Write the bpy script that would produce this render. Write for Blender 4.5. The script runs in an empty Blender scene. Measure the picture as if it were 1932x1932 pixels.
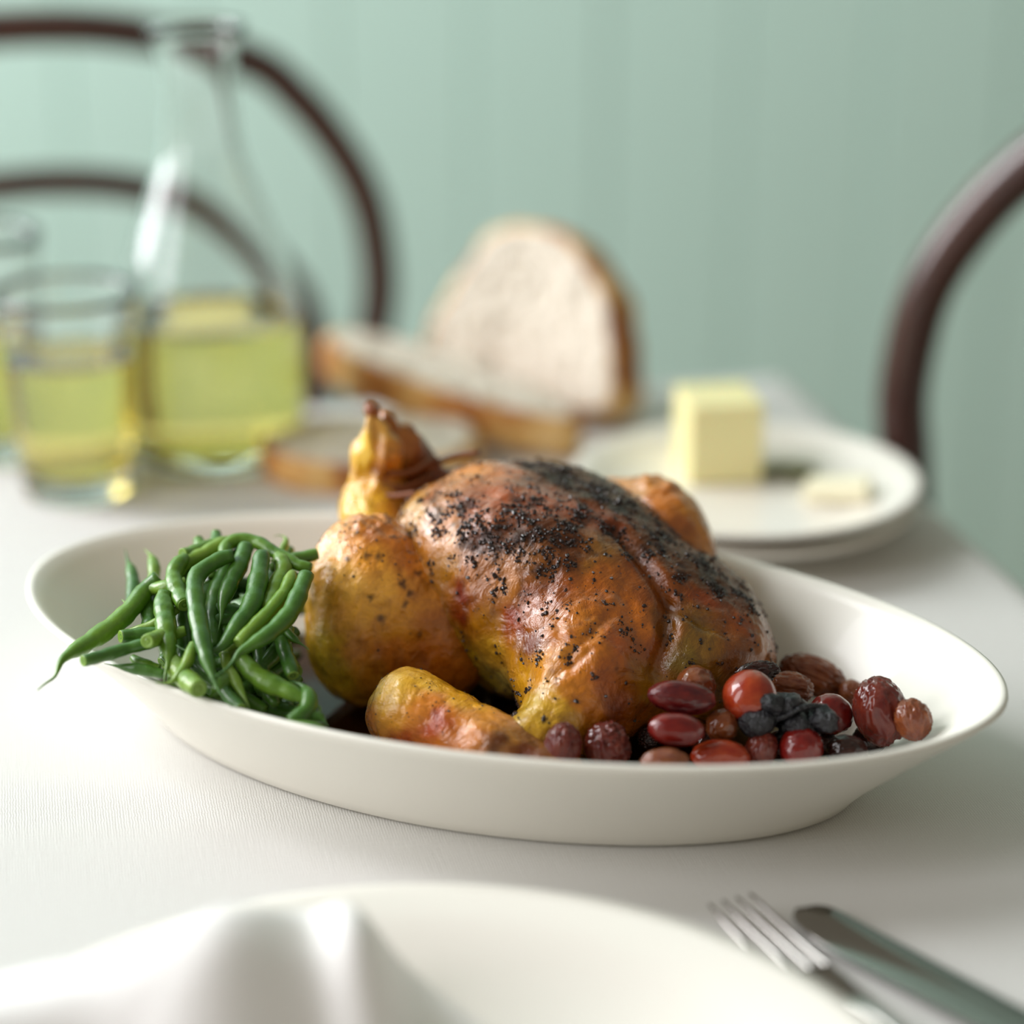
import bpy, bmesh, math, random
import numpy as np
from mathutils import Vector, Matrix
S = bpy.context.scene
COL = S.collection
# ------------------------------------------------------------------ camera, light, exposure
# table top (cloth) is z = 0, the floor z = -0.74, x to the right, y away from the camera
cd = bpy.data.cameras.new('camera'); cam = bpy.data.objects.new('camera', cd); COL.objects.link(cam)
cam.location = (0, 0, .40); cam.rotation_euler = (math.radians(90 - 20.45), 0, 0)
cd.sensor_width = 36; cd.lens = 4149 / 1932 * 36
cd.clip_start = .02; cd.clip_end = 30
cd.dof.use_dof = True; cd.dof.focus_distance = .842; cd.dof.aperture_fstop = 2.25; cd.dof.aperture_blades = 0
S.camera = cam
w = bpy.data.worlds.new('room_light'); S.world = w; w.use_nodes = True
bg = w.node_tree.nodes['Background']; bg.inputs[0].default_value = (1.0, .92, .75, 1); bg.inputs[1].default_value = .33
def window_lamp(y, energy):      # daylight entering through a window of the left wall
    ld = bpy.data.lights.new('window_daylight', 'AREA'); ld.shape = 'RECTANGLE'; ld.size = 2.3; ld.size_y = .88
    ld.energy = energy; ld.color = (.97, .97, 1.0)
    lo = bpy.data.objects.new('window_daylight', ld); COL.objects.link(lo)
    lo.location = (-1.935, y, 1.47); lo.rotation_euler = (0, math.radians(-90), 0)
window_lamp(1.56, 124); window_lamp(-.10, 50)
S.view_settings.view_transform = 'Standard'; S.view_settings.look = 'None'
S.view_settings.exposure = -0.29; S.view_settings.gamma = 1.0; S.view_settings.use_curve_mapping = False
S.cycles.use_denoising = True
S.cycles.max_bounces = 14; S.cycles.transmission_bounces = 12; S.cycles.transparent_max_bounces = 12
S.cycles.diffuse_bounces = 8; S.cycles.glossy_bounces = 5
S.cycles.sample_clamp_indirect = 6.0
random.seed(4); rng = np.random.default_rng(7)
# ------------------------------------------------------------------ measured data (metres; chicken samples in cm in the bird frame)
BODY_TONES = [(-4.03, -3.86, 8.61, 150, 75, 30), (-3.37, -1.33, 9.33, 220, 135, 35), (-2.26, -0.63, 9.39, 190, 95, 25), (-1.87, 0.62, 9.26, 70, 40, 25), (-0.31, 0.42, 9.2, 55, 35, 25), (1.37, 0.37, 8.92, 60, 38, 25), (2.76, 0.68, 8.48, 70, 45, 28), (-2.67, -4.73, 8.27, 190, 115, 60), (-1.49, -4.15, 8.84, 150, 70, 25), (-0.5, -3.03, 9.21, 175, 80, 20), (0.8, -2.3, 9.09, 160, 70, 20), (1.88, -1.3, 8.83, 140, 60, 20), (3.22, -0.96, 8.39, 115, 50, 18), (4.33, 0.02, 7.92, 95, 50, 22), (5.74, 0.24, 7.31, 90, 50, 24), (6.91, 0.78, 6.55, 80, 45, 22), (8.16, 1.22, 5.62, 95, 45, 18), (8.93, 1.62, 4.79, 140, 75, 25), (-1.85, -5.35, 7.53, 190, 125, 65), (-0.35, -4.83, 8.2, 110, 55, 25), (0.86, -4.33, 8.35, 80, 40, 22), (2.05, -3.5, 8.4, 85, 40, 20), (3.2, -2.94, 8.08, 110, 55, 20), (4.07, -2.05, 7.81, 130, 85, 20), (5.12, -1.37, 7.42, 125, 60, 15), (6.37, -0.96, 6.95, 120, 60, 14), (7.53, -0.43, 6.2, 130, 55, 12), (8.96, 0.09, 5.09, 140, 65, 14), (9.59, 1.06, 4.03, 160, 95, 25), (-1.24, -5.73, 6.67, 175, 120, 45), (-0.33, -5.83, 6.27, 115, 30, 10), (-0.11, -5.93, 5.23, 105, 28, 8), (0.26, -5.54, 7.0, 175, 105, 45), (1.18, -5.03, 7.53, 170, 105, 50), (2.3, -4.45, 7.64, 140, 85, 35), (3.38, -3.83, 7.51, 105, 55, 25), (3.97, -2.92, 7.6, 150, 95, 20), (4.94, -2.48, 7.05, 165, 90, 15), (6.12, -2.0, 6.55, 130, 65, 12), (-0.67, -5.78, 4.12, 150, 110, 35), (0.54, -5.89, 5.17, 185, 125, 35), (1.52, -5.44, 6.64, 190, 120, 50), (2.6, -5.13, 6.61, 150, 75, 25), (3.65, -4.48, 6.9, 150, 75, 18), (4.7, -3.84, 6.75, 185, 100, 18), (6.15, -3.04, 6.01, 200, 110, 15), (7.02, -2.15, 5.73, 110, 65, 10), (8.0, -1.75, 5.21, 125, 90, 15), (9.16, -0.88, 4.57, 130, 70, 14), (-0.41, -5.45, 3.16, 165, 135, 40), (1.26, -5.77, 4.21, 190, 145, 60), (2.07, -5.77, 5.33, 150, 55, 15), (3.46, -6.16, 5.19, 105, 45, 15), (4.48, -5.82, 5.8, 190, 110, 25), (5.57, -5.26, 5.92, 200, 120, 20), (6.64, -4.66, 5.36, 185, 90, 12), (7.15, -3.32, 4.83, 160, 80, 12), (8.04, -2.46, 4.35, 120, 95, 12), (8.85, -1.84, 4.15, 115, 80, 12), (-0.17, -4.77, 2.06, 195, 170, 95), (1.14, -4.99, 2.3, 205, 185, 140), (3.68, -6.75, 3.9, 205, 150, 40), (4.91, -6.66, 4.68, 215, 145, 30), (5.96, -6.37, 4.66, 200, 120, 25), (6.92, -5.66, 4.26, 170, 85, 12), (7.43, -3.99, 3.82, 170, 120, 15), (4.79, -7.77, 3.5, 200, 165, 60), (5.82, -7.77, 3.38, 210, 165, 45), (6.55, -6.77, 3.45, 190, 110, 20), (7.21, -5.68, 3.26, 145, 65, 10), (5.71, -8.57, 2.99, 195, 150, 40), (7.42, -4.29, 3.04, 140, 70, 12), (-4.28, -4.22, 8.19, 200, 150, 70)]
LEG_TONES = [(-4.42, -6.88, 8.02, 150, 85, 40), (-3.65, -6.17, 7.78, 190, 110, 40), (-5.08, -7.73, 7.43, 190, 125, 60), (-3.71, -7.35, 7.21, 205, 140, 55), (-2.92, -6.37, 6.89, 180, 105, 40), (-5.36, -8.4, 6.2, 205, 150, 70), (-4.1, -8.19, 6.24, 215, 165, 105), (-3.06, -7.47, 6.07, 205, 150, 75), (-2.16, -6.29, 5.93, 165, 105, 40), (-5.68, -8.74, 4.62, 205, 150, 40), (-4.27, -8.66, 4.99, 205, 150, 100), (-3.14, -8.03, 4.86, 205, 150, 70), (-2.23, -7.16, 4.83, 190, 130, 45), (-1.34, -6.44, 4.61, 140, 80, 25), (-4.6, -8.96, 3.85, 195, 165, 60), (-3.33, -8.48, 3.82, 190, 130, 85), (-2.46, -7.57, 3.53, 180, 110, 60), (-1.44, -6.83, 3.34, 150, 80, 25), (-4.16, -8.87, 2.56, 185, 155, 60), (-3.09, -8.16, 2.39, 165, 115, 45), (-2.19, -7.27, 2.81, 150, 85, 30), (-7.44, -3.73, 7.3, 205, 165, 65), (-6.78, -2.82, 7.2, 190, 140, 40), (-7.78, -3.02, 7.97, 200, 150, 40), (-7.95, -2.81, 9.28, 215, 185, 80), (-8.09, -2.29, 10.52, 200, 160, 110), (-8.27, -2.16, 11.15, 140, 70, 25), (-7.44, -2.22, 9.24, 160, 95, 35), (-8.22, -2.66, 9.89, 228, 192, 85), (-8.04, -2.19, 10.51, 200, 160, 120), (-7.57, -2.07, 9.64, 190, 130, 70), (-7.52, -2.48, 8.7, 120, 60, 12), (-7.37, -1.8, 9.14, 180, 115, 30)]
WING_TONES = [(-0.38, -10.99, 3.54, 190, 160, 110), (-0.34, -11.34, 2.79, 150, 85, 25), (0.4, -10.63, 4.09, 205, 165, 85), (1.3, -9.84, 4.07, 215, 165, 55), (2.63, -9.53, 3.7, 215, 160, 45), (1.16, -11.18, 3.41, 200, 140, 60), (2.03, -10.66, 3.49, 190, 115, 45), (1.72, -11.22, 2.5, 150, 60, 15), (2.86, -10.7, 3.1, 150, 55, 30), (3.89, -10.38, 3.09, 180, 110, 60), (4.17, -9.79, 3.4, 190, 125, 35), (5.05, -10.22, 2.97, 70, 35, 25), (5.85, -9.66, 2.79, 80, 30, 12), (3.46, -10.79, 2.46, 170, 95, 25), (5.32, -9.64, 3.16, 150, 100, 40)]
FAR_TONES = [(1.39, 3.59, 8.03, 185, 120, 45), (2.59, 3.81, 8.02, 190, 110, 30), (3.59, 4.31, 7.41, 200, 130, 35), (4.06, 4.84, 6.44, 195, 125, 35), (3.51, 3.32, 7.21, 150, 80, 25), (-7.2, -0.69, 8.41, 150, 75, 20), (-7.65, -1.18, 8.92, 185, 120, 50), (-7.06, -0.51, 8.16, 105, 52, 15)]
CREASES = [[(3.59, -0.92, 8.24), (5.19, -1.29, 7.42), (6.74, -1.72, 6.29), (7.24, -2.5, 5.25), (7.48, -3.39, 4.07)], [(6.74, -1.72, 6.29), (7.87, -1.24, 5.67), (8.62, -0.51, 5.3)], [(5.37, -6.28, 5.12), (5.7, -5.41, 5.79), (5.67, -4.09, 6.22)], [(5.08, -6.86, 4.36), (5.67, -6.33, 4.9), (5.98, -5.76, 5.33)]]
CHAR_CENTRES = [((-2.0, 0.77, 9.24), 0.9), ((-0.52, 0.68, 9.2), 1.1), ((1.21, 0.58, 8.94), 1.1), ((2.9, 0.49, 8.45), 1.0), ((4.58, 1.1, 7.55), 0.8), ((6.12, 1.54, 6.68), 0.8), ((7.91, 1.59, 5.66), 0.8), ((-1.63, -4.3, 8.74), 0.9), ((-0.81, -4.94, 8.12), 1.0), ((0.35, -4.37, 8.46), 1.2), ((1.57, -3.89, 8.4), 1.3), ((2.49, -3.39, 8.25), 1.2), ((2.38, -4.22, 7.81), 0.9), ((0.43, -3.17, 9.02), 1.2), ((2.23, -1.4, 8.72), 1.1), ((2.6, -2.54, 8.47), 1.0), ((3.43, -1.22, 8.29), 0.8), ((4.94, -0.79, 7.65), 0.6), ((6.44, -0.36, 7.01), 0.5), ((-2.83, -4.56, 8.41), 0.9), ((0.59, -4.98, 7.81), 0.7), ((4.95, -0.11, 7.67), 0.6), ((7.41, 0.81, 6.22), 0.5)]
LEG_SPOTS = [(-4.44, -7.89, 7.08), (-3.62, -6.2, 7.75), (-3.49, -7.13, 7.2), (-3.88, -7.47, 7.25), (-5.64, -6.83, 8.05), (-4.79, -6.18, 8.29), (-3.03, -5.62, 7.09), (-2.6, -6.73, 6.18), (-2.34, -6.71, 5.79), (-2.29, -6.94, 5.42), (-2.45, -5.96, 6.43), (-3.28, -7.86, 5.68), (-2.85, -7.73, 4.85), (-1.66, -6.87, 4.2), (-4.18, -5.75, 8.09), (-4.8, -7.09, 7.99)]
RIM_SPOTS = []
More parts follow.
